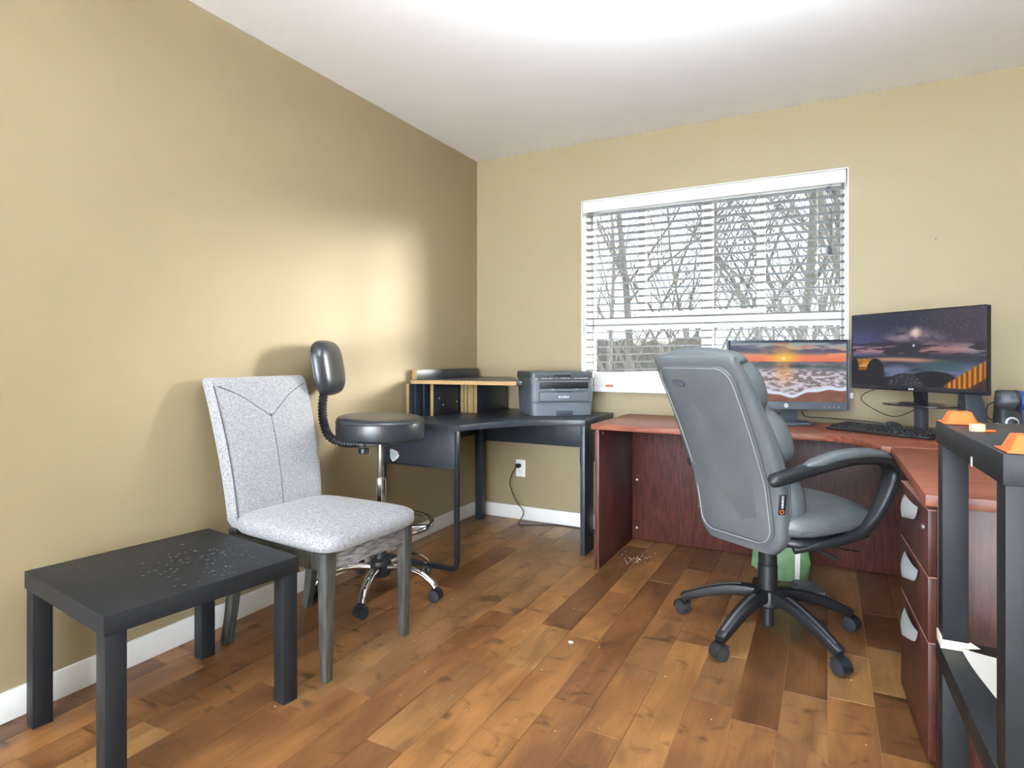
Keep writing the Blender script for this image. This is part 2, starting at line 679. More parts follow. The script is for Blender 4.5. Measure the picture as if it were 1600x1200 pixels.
# white lined reveal (the drywall return is painted white)
mb = MB()
mb.box(WX0, WX0 + 0.006, 0.004, 0.16, WZ0, WZ1).box(WX1 - 0.006, WX1, 0.004, 0.16, WZ0, WZ1).box(WX0, WX1, 0.004, 0.16, WZ1 - 0.006, WZ1)
mb.build('reveal_lining', M_trim, win, smooth=False)
FY0, FY1 = 0.095, 0.155
mb = MB()
mb.box(WX0 + 0.006, 0.818, FY0, FY1, WZ0, WZ1 - 0.006)
mb.box(2.222, WX1 - 0.006, FY0, FY1, WZ0, WZ1 - 0.006)
mb.box(0.818, 2.222, FY0, FY1, 2.0, WZ1 - 0.006)
mb.box(0.818, 2.222, FY0, FY1, WZ0, 0.985)
mb.build('frame', M_vinyl, win, bevel=0.003)
MB().box(0.818, 2.222, FY0 + 0.004, FY1, 1.258, 1.325).build('meeting_rail', M_vinyl, win, bevel=0.003)
MB().box(1.494, 1.556, FY0 + 0.002, FY1, 1.325, 2.0).build('mullion', M_vinyl, win, bevel=0.003)
MB().box(1.494, 1.556, FY0 + 0.002, FY1, 0.985, 1.258).build('mullion', M_vinyl, win, bevel=0.003)
for (a, b) in ((1.111, 1.155), (1.799, 1.843)):
    MB().box(a, b, FY0 + 0.01, FY1 - 0.005, 1.325, 2.0).build('sash_stile', M_vinyl, win, bevel=0.003)
for (a, b) in ((1.155, 1.494), (1.556, 1.799)):
    MB().box(a, b, FY0 + 0.012, FY1 - 0.005, 1.325, 1.362).build('sash_rail', M_vinyl, win, bevel=0.003)
for (a, b, c, d) in ((0.818, 1.111, 1.325, 2.0), (1.155, 1.494, 1.362, 2.0), (1.556, 1.799, 1.362, 2.0), (1.843, 2.222, 1.325, 2.0),
                     (0.818, 1.494, 0.985, 1.258), (1.556, 2.222, 0.985, 1.258)):
    MB().box(a, b, 0.126, 0.130, c, d).build('pane', M_dimglass, win, smooth=False)
MB().box(WX0 - 0.02, WX1 + 0.02, -0.045, 0.0, 0.868, 0.897).box(WX0, WX1, -0.002, 0.095, 0.868, 0.897).build('sill', M_trim, win, bevel=0.003)

# wide glazing added out of view behind the camera, as daylight fill
fill_win = tag(bpy.data.objects.new('fill_glazing', None), 'wide glazing added behind the camera to bring in fill daylight', kind='structure')
col.objects.link(fill_win)
mb = MB()
mb.box(V0, V0 + 0.05, RY - 0.08, RY - 0.02, VZ0, VZ1).box(V1 - 0.05, V1, RY - 0.08, RY - 0.02, VZ0, VZ1)
mb.box(V0, V1, RY - 0.08, RY - 0.02, VZ0, VZ0 + 0.05).box(V0, V1, RY - 0.08, RY - 0.02, VZ1 - 0.05, VZ1)
mb.build('frame', M_vinyl, fill_win, bevel=0.003)
MB().box((V0 + V1) / 2 - 0.03, (V0 + V1) / 2 + 0.03, RY - 0.08, RY - 0.02, VZ0 + 0.05, VZ1 - 0.05).build('mullion', M_vinyl, fill_win, bevel=0.003)
MB().box(V0 + 0.05, (V0 + V1) / 2 - 0.03, RY - 0.052, RY - 0.048, VZ0 + 0.05, VZ1 - 0.05).build('pane', M_glass, fill_win, smooth=False)
MB().box((V0 + V1) / 2 + 0.03, V1 - 0.05, RY - 0.052, RY - 0.048, VZ0 + 0.05, VZ1 - 0.05).build('pane', M_glass, fill_win, smooth=False)

# venetian blind inside the opening
bl = thing('venetian_blind', 'white horizontal slat blind hanging inside the window opening', 'blind', (0.0, 0.045, 0.0))
MB().box(WX0 + 0.01, WX1 - 0.012, -0.042, -0.028, 1.998, 2.066).build('valance', M_vinyl, bl, bevel=0.003)
MB().box(WX0 + 0.012, WX1 - 0.014, -0.026, 0.028, 2.015, 2.062).build('head_rail', M_vinyl, bl, bevel=0.002)
SX = (WX0 + WX1) / 2
slat_len = (WX1 - WX0) - 0.036
prof = []
for k in range(9):
    u = -1 + 2 * k / 8
    prof.append((u * 0.025, 0.0014 - 0.0024 * u * u))
ring = [(yy, zz + 0.0013) for yy, zz in prof] + [(yy, zz - 0.0013) for yy, zz in reversed(prof)]
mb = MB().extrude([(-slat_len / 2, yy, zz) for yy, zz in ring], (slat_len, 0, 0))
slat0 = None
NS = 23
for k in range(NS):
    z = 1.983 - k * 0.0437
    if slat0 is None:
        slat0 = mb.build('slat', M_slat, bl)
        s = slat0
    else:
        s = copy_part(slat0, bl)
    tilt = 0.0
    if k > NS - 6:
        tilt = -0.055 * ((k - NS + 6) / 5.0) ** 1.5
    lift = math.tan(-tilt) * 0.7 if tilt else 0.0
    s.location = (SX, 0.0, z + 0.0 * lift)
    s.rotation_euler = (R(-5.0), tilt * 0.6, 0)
zb = 1.983 - NS * 0.0437 + 0.02
mb = MB().box(-slat_len / 2, slat_len / 2, -0.025, 0.025, -0.009, 0.009)
br = mb.build('bottom_rail', M_vinyl, bl, bevel=0.003)
br.location = (SX, 0, zb)
br.rotation_euler = (0, -0.033, 0)
for xx in (0.95, 1.27, 1.52, 1.82, 2.11):
    for yy in (-0.027, 0.027):
        MB().cyl((xx, yy, zb), (xx, yy, 2.02), 0.0007, 5).build('ladder_cord', M_whitecord, bl)
for xx, zt in ((2.170, 1.665), (2.176, 1.655)):
    MB().cyl((xx, -0.034, zt), (xx, -0.034, 2.0), 0.0008, 5).build('pull_cord', M_cord, bl)
    MB().lathe([(0.003, 0.035), (0.006, 0.03), (0.009, 0.006), (0.009, 0.0), (0.0, 0.0)], 10, (xx - 0.004, -0.036, zt - 0.03)).build('tassel', M_greydark, bl)
MB().box(2.155, 2.172, -0.040, -0.030, 1.955, 1.985).build('cord_lock', M_greydark, bl, bevel=0.002)

tag(MB().box(-0.022, 0.022, -0.012, 0.012, 0, 0.012).build('red_clip', M_redtag, bevel=0.003, loc=(0.95, 0.02, 0.8975)),
    'small red-orange plastic clip lying on the white window sill', 'clip')

# ------------------------------------------------------------------ outside
M_bounce = mat('bounce_ground', (228, 228, 228), 0.95, rgb2=(236, 236, 235), scale=0.8)  # unseen ground, coloured pale to reflect daylight up to the ceiling
tag(MB().box(-40, 40, -60, 60, -3.4, -3.2).build('ground', M_bounce, smooth=False), 'ground outside the house, made pale to bounce daylight indoors', kind='structure')
M_bark = mat('grey_bark', (92, 87, 78), 0.9, rgb2=(112, 105, 95), scale=3)
M_bark2 = mat('brown_twigs', (104, 98, 88), 0.95)


def bare_tree(loc, h, seed, spread, label, group, dens=1.0, lean=(0, 0)):
    rr = random.Random(seed)
    t = thing('bare_tree', label, 'tree', loc, 0, group)
    tr = MB()
    br_ = MB()

    def limb(p, d, ln, r, lvl):
        pts = [p]
        q = Vector(p)
        dd = Vector(d)
        n = 5 if lvl < 2 else 3
        for _ in range(n):
            dd = (dd + Vector((rr.uniform(-1, 1), rr.uniform(-1, 1), rr.uniform(-0.35, 0.6))) * (0.10 + 0.05 * lvl)).normalized()
            q = q + dd * (ln / n)
            pts.append(q.copy())
        (tr if lvl == 0 else br_).sweep(pts, [r, r * (0.42 if lvl else 0.3)], 6 if lvl == 0 else (4 if lvl < 3 else 3))
        if lvl >= 4:
            return
        k = max(2, int({0: 22, 1: 8, 2: 6, 3: 3}[lvl] * dens))
        for j in range(k):
            f = rr.uniform(0.25 if lvl else 0.22, 0.98)
            i0 = min(int(f * n), n - 1)
            base = pts[i0].lerp(pts[i0 + 1], f * n - i0)
            a = rr.uniform(0, 2 * PI)
            side = Vector((math.cos(a), math.sin(a), 0))
            nd = (dd * rr.uniform(0.4, 0.9) + side * spread * rr.uniform(0.5, 1.0) + Vector((0, 0, 0.25))).normalized()
            limb(base, nd, ln * rr.uniform(0.32, 0.58) * (1.1 - 0.5 * f), r * (0.30 if lvl == 0 else 0.42) * (1.15 - 0.5 * f), lvl + 1)
    limb((0, 0, 0), Vector((lean[0], lean[1], 1)).normalized(), h, h * 0.0125, 0)
    tr.build('trunk', M_bark, t)
    br_.build('branches', M_bark2, t, smooth=False)
    return t


spots = [(-1.2, 7.5, 9.5, 0.9, 'bare tree with a straight grey trunk seen through the leftmost upper pane', (0.02, 0)),
         (0.25, 9.0, 10, 0.8, 'slender bare tree seen through the second upper pane from the left', (-0.05, 0)),
         (1.3, 7.0, 9, 0.9, 'bare tree leaning right, seen through the third upper pane from the left', (0.10, 0)),
         (2.15, 8.2, 10, 0.9, 'bare tree seen through the rightmost upper pane, left side of it', (0.16, 0.0)),
         (3.1, 6.4, 8.5, 1.0, 'near bare tree with arching branches at the right end of the window', (-0.05, 0))]
for n_, (x_, y_, h_, sp_, lb_, ln_) in enumerate(spots):
    bare_tree((x_, y_, -3.2), h_, 40 + n_, sp_, lb_, 'bare trees behind the window', 1.0, ln_)
for n_, (x_, y_, h_, lb_) in enumerate(((-3.6, 13, 9, 'distant bare tree low behind the left end of the window'),
                                        (-0.9, 14, 9.5, 'distant bare tree behind the left centre of the window'),
                                        (1.0, 13.5, 9, 'distant bare tree behind the centre mullion of the window'),
                                        (2.9, 14.5, 10, 'distant bare tree behind the right end of the window'))):
    bare_tree((x_, y_, -3.2), h_, 70 + n_, 0.85, lb_, 'distant bare trees behind the window', 0.7)


def thicket(loc, wd, dp, hh, seed, label):
    rr = random.Random(seed)
    mb = MB()
    for _ in range(2600):
        x_, y_ = rr.uniform(-wd / 2, wd / 2), rr.uniform(-dp / 2, dp / 2)
        z_ = rr.uniform(0, hh * 0.7)
        d = Vector((rr.uniform(-1, 1), rr.uniform(-0.6, 0.6), rr.uniform(0.3, 1.6))).normalized()
        L_ = rr.uniform(0.5, 1.3)
        p = Vector((x_, y_, z_))
        mb.sweep([p, p + d * L_ * 0.5 + Vector((rr.uniform(-.1, .1), 0, 0)), p + d * L_], [0.018, 0.012, 0.004], 3)
    o = mb.build('thicket', M_bark2, None, smooth=False)
    o.location = loc
    return tag(o, label, 'bushes', kind='stuff')


thicket((-2.4, 16.5, -3.2), 9, 2.0, 4.9, 5, 'dense grey-brown winter thicket low behind the lower left pane')
thicket((4.2, 16.5, -3.2), 9, 2.0, 5.0, 6, 'dense grey-brown winter thicket low behind the lower right pane')
# long retaining bank behind the thicket
M_bank = mat('brush_bank', (82, 78, 68), 0.95, rgb2=(106, 100, 88), scale=5, stretch=(3, 1, 0.5))
mb = MB()
rr = random.Random(3)
gx = [-20 + 0.5 * k for k in range(81)]
poly = [(x_, 0, 4.75 + rr.uniform(-.25, .3)) for x_ in gx]
poly += [(20, 0, 0), (-20, 0, 0)]
mb.extrude(poly, (0, 3, 0))
o = mb.build('brush_bank', M_bank, smooth=False)
o.location = (0, 18.2, -3.2)
tag(o, 'long grey-brown brush covered bank beyond the trees', 'bank', kind='stuff')

# ------------------------------------------------------------------ added fill uplight above the view (brightens ceiling and room)
lt = thing('fill_uplight', 'white bowl uplight added on the ceiling above the view, as fill light', 'lamp', (1.95, -2.25, RH))
MB().lathe([(0.07, 0.0), (0.07, -0.02), (0.012, -0.03), (0.010, -0.33), (0.0, -0.33)], 32).build('fill_rose', M_trim, lt)
MB().lathe([(0.19, -0.285), (0.187, -0.285), (0.15, -0.315), (0.08, -0.338), (0.0, -0.345), (0.0, -0.350), (0.082, -0.343), (0.155, -0.319)], 40).build('bowl', M_trim, lt)
ld = bpy.data.lights.new('fill_light', 'SPOT')
ld.energy = FILL_POWER
ld.spot_size = R(172)
ld.spot_blend = 0.25
ld.shadow_soft_size = 0.10
ld.color = (0.76, 0.88, 1.0)
lo = bpy.data.objects.new('fill_light', ld)
col.objects.link(lo)
lo.parent = lt
lo.location = (0, 0, -0.27)
lo.rotation_euler = (R(180), 0, 0)

# ------------------------------------------------------------------ outlet and cords
ou = thing('wall_outlet', 'white duplex outlet plate on the wall under the black desk', 'outlet', (0.342, 0.0, 0.341))
MB().box(-0.035, 0.035, -0.006, 0.0, -0.057, 0.057).build('cover_plate', M_trim, ou, bevel=0.002)
for dz in (-0.02, 0.02):
    MB().prism([(math.cos(a) * 0.0165, max(-0.0125, min(0.0125, math.sin(a) * 0.0165))) for a in [2 * PI * k / 20 for k in range(20)]], 0, 0.0015).xf(
        Matrix.Translation((0, -0.006, dz)) @ Matrix.Rotation(R(90), 4, 'X')).build('receptacle', M_vinyl, ou)
MB().box(-0.008, -0.005, -0.0079, -0.0074, -0.021, -0.012).box(0.005, 0.008, -0.0079, -0.0074, -0.02, -0.013).box(-0.002, 0.002, -0.0079, -0.0074, -0.031, -0.027).build('slots', M_slot, ou, smooth=False)
pc = thing('power_cord', 'black power cord plugged into the outlet, hanging to the floor', 'cord', (0.335, -0.01, 0.36))
MB().pillow(0.018, 0.02, 0.014, 3, 3, 12, 8).build('plug', M_cord, pc, loc=(0, -0.017, 0))
path = crom([(-0.005, -0.03, -0.005), (-0.035, -0.035, -0.05), (-0.045, -0.05, -0.12), (0.0, -0.055, -0.22), (0.055, -0.05, -0.29), (0.045, -0.07, -0.34),
             (0.06, -0.12, -0.356), (0.13, -0.10, -0.3565), (0.26, -0.03, -0.3565), (0.48, -0.02, -0.3565), (0.63, -0.02, -0.3565)], 8)
MB().sweep(path, 0.0032, 7).build('cable', M_cord, pc)
path = crom([(0.80, -0.09, 0.52), (0.80, -0.09, 0.42), (0.815, -0.08, 0.33), (0.84, -0.06, 0.22), (0.86, -0.045, 0.1), (0.865, -0.04, 0.004)], 8)
tag(MB().sweep(path, 0.0032, 7).build('hanging_cord', M_cord), 'thin black cord hanging beside the right leg of the black desk', 'cord')
tag(MB().lathe([(0.003, 0), (0.003, 0.004), (0.0, 0.005)], 8, (0, 0, 0), Matrix.Rotation(R(90), 3, 'X')).build('wall_nail', M_greydark, loc=(2.63, -0.0005, 1.664)),
    'tiny nail in the tan wall right of the window', 'nail')

# ------------------------------------------------------------------ black side table, left foreground
def box_rot(o, rz):
    o.rotation_euler = (0, 0, rz)


def side_table(name, label, corner, rz, wx, wy, h, group=None, th=0.05, leg=0.05, z0=0.0, inset=0.004):
    """corner: near-left floor corner; local +x right, +y back"""
    t = thing(name, label, 'table', (corner[0], corner[1], z0), rz, group)
    MB().box(0, wx, 0, wy, h - th, h).build('table_top', M_blackbrown, t, bevel=0.0015)
    for (a, b) in ((0, 0), (1, 0), (0, 1), (1, 1)):
        xa = inset if a == 0 else wx - leg - inset
        ya = inset if b == 0 else wy - leg - inset
        MB().box(xa, xa + leg, ya, ya + leg, 0.0, h - th).build('leg', M_blackbrown, t, bevel=0.0015)
    return t


# corners measured on the table top: (.065,-2.695) (.603,-2.764) (.677,-2.213) (.147,-2.142)
st = side_table('side_table', 'low square black side table standing left of the upholstered chair', (0.065, -2.692), R(-7.5), 0.545, 0.548, 0.45)
rr = random.Random(12)
mb = MB()
for _ in range(110):
    x_ = rr.gauss(0.36, 0.1)
    y_ = rr.gauss(0.36, 0.11)
    if not (0.02 < x_ < 0.52 and 0.02 < y_ < 0.52):
        continue
    a = rr.uniform(0, PI)
    L_ = rr.uniform(0.003, 0.012)
    d = Vector((math.cos(a), math.sin(a), 0)) * L_
    p = Vector((x_, y_, 0.4503))
    mb.sweep([p, p + d * 0.5 + Vector((d.y, -d.x, 0)) * 0.3, p + d], 0.00022, 3)
o = mb.build('lint', mat('grey_lint', (150, 152, 150), 0.9), st)
tag(o, 'pale hairs and lint on the dark table top', kind='stuff')

# ------------------------------------------------------------------ upholstered dining chair (faces +x)
dc = thing('dining_chair', 'grey fabric dining chair with dark wood legs against the left wall', 'chair', (0.43, -1.90, 0), R(-2.5))


def seat_fn(p):
    x_, y_, z_ = p
    k = 1.0 + 0.05 * (x_ / 0.25)            # wider at the front
    crown = 0.014 * (1 - (x_ / 0.27) ** 2) * (1 - (y_ / 0.25) ** 2) if z_ > 0 else 0
    return (x_, y_ * k, z_ + crown)


MB().pillow(0.272, 0.232, 0.042, 7, 4.0, 48, 18, seat_fn).build('seat', M_fabric, dc, ang=1.2, loc=(0.045, 0, 0.462))
# backrest: curved slab leaning to the wall
secs = []
for k in range(15):
    t = k / 14
    z = 0.43 + 0.548 * t
    xc = -0.225 - 0.02 * t - 0.105 * t ** 1.7
    hw = 0.205 + 0.022 * t
    th = 0.036 + 0.004 * math.sin(PI * t)
    e = 7.0
    s_ = 1.0
    if k == 0:
        s_ = 0.9
    secs.append(((xc, 0, z), (th * s_, 0, 0.0), (0, hw * s_, 0), e))
zt = 0.978
for (dz, s_) in ((0.012, 0.93), (0.019, 0.78), (0.022, 0.5)):
    secs.append(((-0.352 - dz * 0.4, 0, zt + dz), (0.036 * s_, 0, 0), (0, 0.227 - 0.012 * (1 - s_) * 4 * 0.4, 0), 6.0))


def back_pt(y, z, off=0.0):
    t = (z - 0.43) / 0.548
    xc = -0.225 - 0.02 * t - 0.105 * max(t, 0) ** 1.7
    th = 0.036 + 0.004 * math.sin(PI * t)
    return Vector((xc + th + off, y, z))


mb = MB().loft(secs, 44)
bk = mb.build('backrest', M_fabric, dc, ang=1.0)
for side in (-1, 1):
    pts = crom([back_pt(side * 0.205, 0.97), back_pt(side * 0.12, 0.93), back_pt(side * 0.04, 0.872), back_pt(0.0, 0.842)], 8)
    MB().sweep(pts, 0.0016, 6).build('seam', M_seam, bk)
MB().sweep([back_pt(0, z) for z in np.linspace(0.842, 0.50, 14)], 0.0016, 6).build('seam', M_seam, bk)
MB().sweep([back_pt(-0.200 - 0.02 * ((z - 0.43) / 0.575), z, -0.004) for z in np.linspace(0.46, 0.972, 14)], 0.002, 6).build('side_piping', M_seam, bk)
MB().lathe([(0.008, 0), (0.006, 0.003), (0, 0.004)], 12, (0, 0, 0), Matrix.Rotation(R(90), 3, 'Y')).build('tuft_button', M_seam, bk, loc=back_pt(0, 0.845, -0.003))
# legs
for side in (-1, 1):
    yy = 0.197 * side
    MB().loft([((0.262, yy, 0.43), (0.021, 0, 0), (0, 0.024, 0), 9), ((0.262, yy, 0.34), (0.021, 0, 0), (0, 0.024, 0), 9),
               ((0.259, yy * 0.995, 0.001), (0.0145, 0, 0), (0, 0.0155, 0), 9)], 4).build('front_leg', M_legwood, dc, bevel=0.0015)
    path = [Vector((-0.225, 0.185 * side, z)) + Vector((-0.055 * ((0.43 - z) / 0.43) ** 2.0, 0.01 * side * (0.43 - z), 0)) for z in np.linspace(0.44, 0.001, 9)]
    MB().sweep(path, [0.025, 0.019], 4, up=(1, 0, 0), sq=(0.8, 1.0), e=8).build('rear_leg', M_legwood, dc, ang=0.5)
    MB().box(-0.21, 0.245, yy - 0.011, yy + 0.011, 0.365, 0.425).build('side_rail', M_legwood, dc, bevel=0.002)
MB().box(0.250, 0.272, -0.175, 0.175, 0.362, 0.425).build('front_rail', M_apronwood, dc, bevel=0.001)
MB().box(-0.235, -0.213, -0.165, 0.165, 0.365, 0.425).build('rear_rail', M_legwood, dc, bevel=0.002)

# ------------------------------------------------------------------ casters
def caster(parent, loc, rz, r=0.025, name='caster', style='twin'):
    c = thing(name, None, None)
    c.parent = parent
    c.location = loc
    c.rotation_euler = (0, 0, rz)
    rx = Matrix.Rotation(R(90), 3, 'X')
    for s in (-1, 1):
        MB().lathe([(0, -0.0085), (r * 0.7, -0.0085), (r, -0.006), (r, 0.006), (r * 0.7, 0.0085), (0, 0.0085)], 20, (0, s * 0.0125, r), rx).build('wheel', M_rubber, c)
    # hood
    secs = []
    for k in range(8):
        a = R(-10 + 150 * k / 7)
        secs.append(((0.0 - math.cos(a) * (r + 0.003), 0, r + math.sin(a) * (r + 0.003)), (0, 0.022, 0), (math.cos(a) * 0.0025, 0, -math.sin(a) * 0.0025), 8))
    MB().loft(secs, 12).build('hood', M_plasticblack, c)
    MB().cyl((0.012, 0, r * 1.4), (0.012, 0, r * 2 + 0.022), 0.0075, 12).build('stem', M_plasticblack, c)
    return c


# ------------------------------------------------------------------ drafting stool
ds = thing('drafting_stool', 'black round-seat stool with chrome base and small backrest behind the grey chair', 'stool', (0.335, -1.42, 0), 0)
MB().pillow(0.2, 0.2, 0.052, 2, 7, 48, 20, lambda p: (p.x, p.y, p.z + (0.006 if p.z > 0 else 0))).xf(
    Matrix.Translation((0, 0, 0.755)) @ Matrix.Rotation(R(2.0), 4, 'Y')).build('seat', M_vinylblack, ds, ang=1.3)
MB().lathe([(0.2005, -0.0025), (0.2025, 0), (0.2005, 0.0025)], 48, (0, 0, 0.787)).xf(Matrix.Rotation(0, 4, 'Y')).build('seat_piping', M_vinylblack, ds)
MB().lathe([(0.085, 0.705), (0.085, 0.70), (0.045, 0.688), (0.022, 0.68), (0, 0.68)], 24).build('seat_plate', M_plasticblack, ds)
MB().lathe([(0.015, 0.69), (0.015, 0.52)], 20).build('gas_piston', M_chrome, ds)
MB().lathe([(0.015, 0.53), (0.024, 0.526), (0.0255, 0.52), (0.0255, 0.30), (0.025, 0.18)], 24).build('column_sleeve', M_chrome, ds)
MB().lathe([(0.026, 0.20), (0.028, 0.16), (0.045, 0.15), (0.05, 0.135), (0.05, 0.10), (0.042, 0.08), (0.0, 0.075)], 24).build('hub', M_plasticblack, ds)
# footrest ring and spokes
MB().sweep([(0.235 * math.cos(2 * PI * k / 48), 0.235 * math.sin(2 * PI * k / 48), 0.315) for k in range(48)], 0.0105, 10, closed=True).build('footrest_ring', M_chrome, ds)
for k in range(3):
    a = R(20 + 120 * k)
    MB().sweep([(0.02 * math.cos(a), 0.02 * math.sin(a), 0.295), (0.23 * math.cos(a), 0.23 * math.sin(a), 0.313)], 0.008, 8).build('ring_spoke', M_chrome, ds)
MB().lathe([(0.034, 0.27), (0.034, 0.325), (0.026, 0.33)], 20).build('ring_collar', M_plasticblack, ds)
for k in range(5):
    a = R(-66 + 72 * k)
    d = Vector((math.cos(a), math.sin(a), 0))
    path = crom([d * 0.03 + Vector((0, 0, 0.118)), d * 0.12 + Vector((0, 0, 0.128)), d * 0.20 + Vector((0, 0, 0.118)), d * 0.262 + Vector((0, 0, 0.085)), d * 0.285 + Vector((0, 0, 0.06))], 6)
    MB().sweep(path, [0.019, 0.0185, 0.018, 0.017, 0.0165], 12, up=(0, 0, 1), sq=(1.0, 0.85)).build('leg', M_chrome, ds)
    caster(ds, (d.x * 0.285, d.y * 0.285, 0), a + R(140 + 40 * k), 0.025)
# gooseneck to the backrest: leaves the seat towards the camera-left
bd = Vector((-0.886, -0.4638, 0)).normalized()         # direction from the seat to the backrest
gp = crom([bd * 0.10 + Vector((0, 0, 0.683)), bd * 0.17 + Vector((0, 0, 0.686)), bd * 0.235 + Vector((0, 0, 0.715)), bd * 0.262 + Vector((0, 0, 0.78)),
           bd * 0.268 + Vector((0, 0, 0.85)), bd * 0.26 + Vector((0, 0, 0.925))], 20)
rad = [0.0215 if (k // 2) % 2 == 0 else 0.0170 for k in range(len(gp))]
MB().sweep(gp, rad, 14).build('gooseneck', M_plasticblack, ds, ang=0.3)
MB().box(-0.012, 0.012, -0.1, 0.1, 0.672, 0.684).xf(Matrix.Rotation(math.atan2(bd.y, bd.x) - PI / 2, 4, 'Z') @ Matrix.Translation((0, 0.07, 0))).build('support_bar', M_plasticblack, ds, bevel=0.002)
kp = bd * 0.12
MB().lathe([(0.004, 0.675), (0.004, 0.655), (0.022, 0.653), (0.024, 0.648), (0.024, 0.632), (0.02, 0.628), (0, 0.627)], 18, (kp.x, kp.y, 0)).xf(Matrix.Translation((0.055, 0.0, 0.012))).build('adjusting_knob', M_plasticblack, ds)
lev = Vector((0.886, 0.30, 0)).normalized() * 1.0
LO = Vector((0.035, 0.02, 0.022))
MB().sweep([Vector((0.0, -0.02, 0.69)), LO + lev * 0.035 + Vector((0, -0.05, 0.655)), LO + lev * 0.06 + Vector((0, -0.07, 0.635))], 0.0035, 8).build('height_lever', M_chrome, ds)
M_clear = mat('clear_plastic', (205, 215, 218), 0.12, trans=0.7)
MB().loft([(LO + lev * 0.055 + Vector((0, -0.067, 0.64)), (0.006, 0.004, 0), (0, 0, 0.006), 2.5), (LO + lev * 0.075 + Vector((0, -0.08, 0.622)), (0.014, 0.008, 0.01), (0, 0.003, 0.013), 2.5),
           (LO + lev * 0.09 + Vector((0, -0.09, 0.61)), (0.012, 0.008, 0.01), (0, 0.003, 0.010), 2.5)], 14).build('lever_paddle', M_clear, ds)
# backrest pad: width runs across bd, tall, bulging front
frm = Matrix(((-bd.x, bd.y, 0), (-bd.y, -bd.x, 0), (0, 0, 1)))    # local x = front, y = width
bc = bd * 0.255 + Vector((0, 0, 1.03))
M4 = Matrix.Translation(bc) @ Matrix.Rotation(R(-3), 4, 'Z') @ frm.to_4x4() @ Matrix.Rotation(R(-9), 4, 'Y')


def pad_fn(p):
    return (p.x * (1.0 if p.x > 0 else 0.25), p.y, p.z)


mb = MB().pillow(0.075, 0.145, 0.125, 3.2, 3.2, 40, 22, lambda p: Vector((0.070 * (1 - (abs(p.y) / 0.16) ** 3) * (1 - (abs(p.z) / 0.14) ** 3) * (1 if p.x > 0 else 0) + (0.008 if p.x > 0 else -0.006), p.y, p.z)))
secs = []
for k in range(11):
    t = k / 10
    xo = [0.0, 0.008, 0.02, 0.03, 0.038, 0.045, 0.051, 0.056, 0.060, 0.063, 0.064][k]
    s_ = [1.0, 1.015, 1.0, 0.97, 0.93, 0.87, 0.79, 0.68, 0.52, 0.3, 0.05][k]
    secs.append(((xo, 0, 0), (0, 0.142 * s_, 0), (0, 0, 0.122 * s_ + 0.004), 3.4 if k < 8 else 2.6))
mb = MB().loft(secs, 40).xf(M4)
pad = mb.build('backrest_pad', M_vinylblack, ds, ang=1.2)
MB().loft([((-0.012, 0, 0), (0, 0.13, 0), (0, 0, 0.112), 3.4), ((-0.006, 0, 0), (0, 0.140, 0), (0, 0, 0.122), 3.4), ((0.0, 0, 0), (0, 0.140, 0), (0, 0, 0.122), 3.4)], 40).xf(M4).build('backrest_shell', M_plasticblack, ds)

# ------------------------------------------------------------------ black corner desk
bdk = thing('corner_desk', 'black corner desk with concave front holding the printer', 'desk', (0, 0, 0))
DZ = 0.74
curve = crom([(0.518, -1.054, 0), (0.575, -0.90, 0), (0.66, -0.735, 0), (0.76, -0.63, 0), (0.88, -0.56, 0), (0.995, -0.515, 0)], 6)
poly = [(0.02, -1.054)] + [(p.x, p.y) for p in curve] + [(0.988, -0.02), (0.02, -0.02)]
MB().prism(poly, DZ - 0.032, DZ).build('desk_top', M_deskblack, bdk, bevel=0.0015)
MB().box(0.03, 0.510, -1.05, -1.034, 0.522, DZ - 0.032).build('end_panel', M_deskblack, bdk, bevel=0.001)
MB().box(0.028, 0.512, -1.054, -1.030, 0.514, 0.524).build('panel_rail', M_blackmetal, bdk, bevel=0.001)
MB().box(0.502, 0.518, -1.056, -1.03, 0.512, DZ - 0.032).build('corner_post', M_blackmetal, bdk, bevel=0.001)
mb = MB()
pth = [(0.508, -1.043, 0.52), (0.508, -1.043, 0.05), (0.505, -1.043, 0.028), (0.495, -1.043, 0.016), (0.48, -1.043, 0.013), (0.07, -1.043, 0.013), (0.05, -1.043, 0.016), (0.042, -1.043, 0.028), (0.04, -1.043, 0.05), (0.04, -1.043, 0.52)]
mb.sweep(pth, 0.0125, 8, up=(0, 1, 0), e=5).build('leg_frame', M_blackmetal, bdk)
MB().box(0.962, 0.988, -0.512, -0.365, 0.0, DZ - 0.032).build('leg', M_deskblack, bdk, bevel=0.002)
MB().box(0.965, 0.985, -0.365, -0.03, 0.49, DZ - 0.032).build('side_rail', M_deskblack, bdk, bevel=0.002)
MB().box(0.075, 0.125, -0.15, -0.10, 0.0, DZ - 0.032).build('leg', M_deskblack, bdk, bevel=0.002)
MB().box(0.06, 0.962, -0.085, -0.068, 0.522, DZ - 0.032).build('back_beam', M_deskblack, bdk, bevel=0.001)
MB().box(0.03, 0.05, -1.03, -0.10, 0.56, DZ - 0.032).build('wall_beam', M_deskblack, bdk, bevel=0.001)

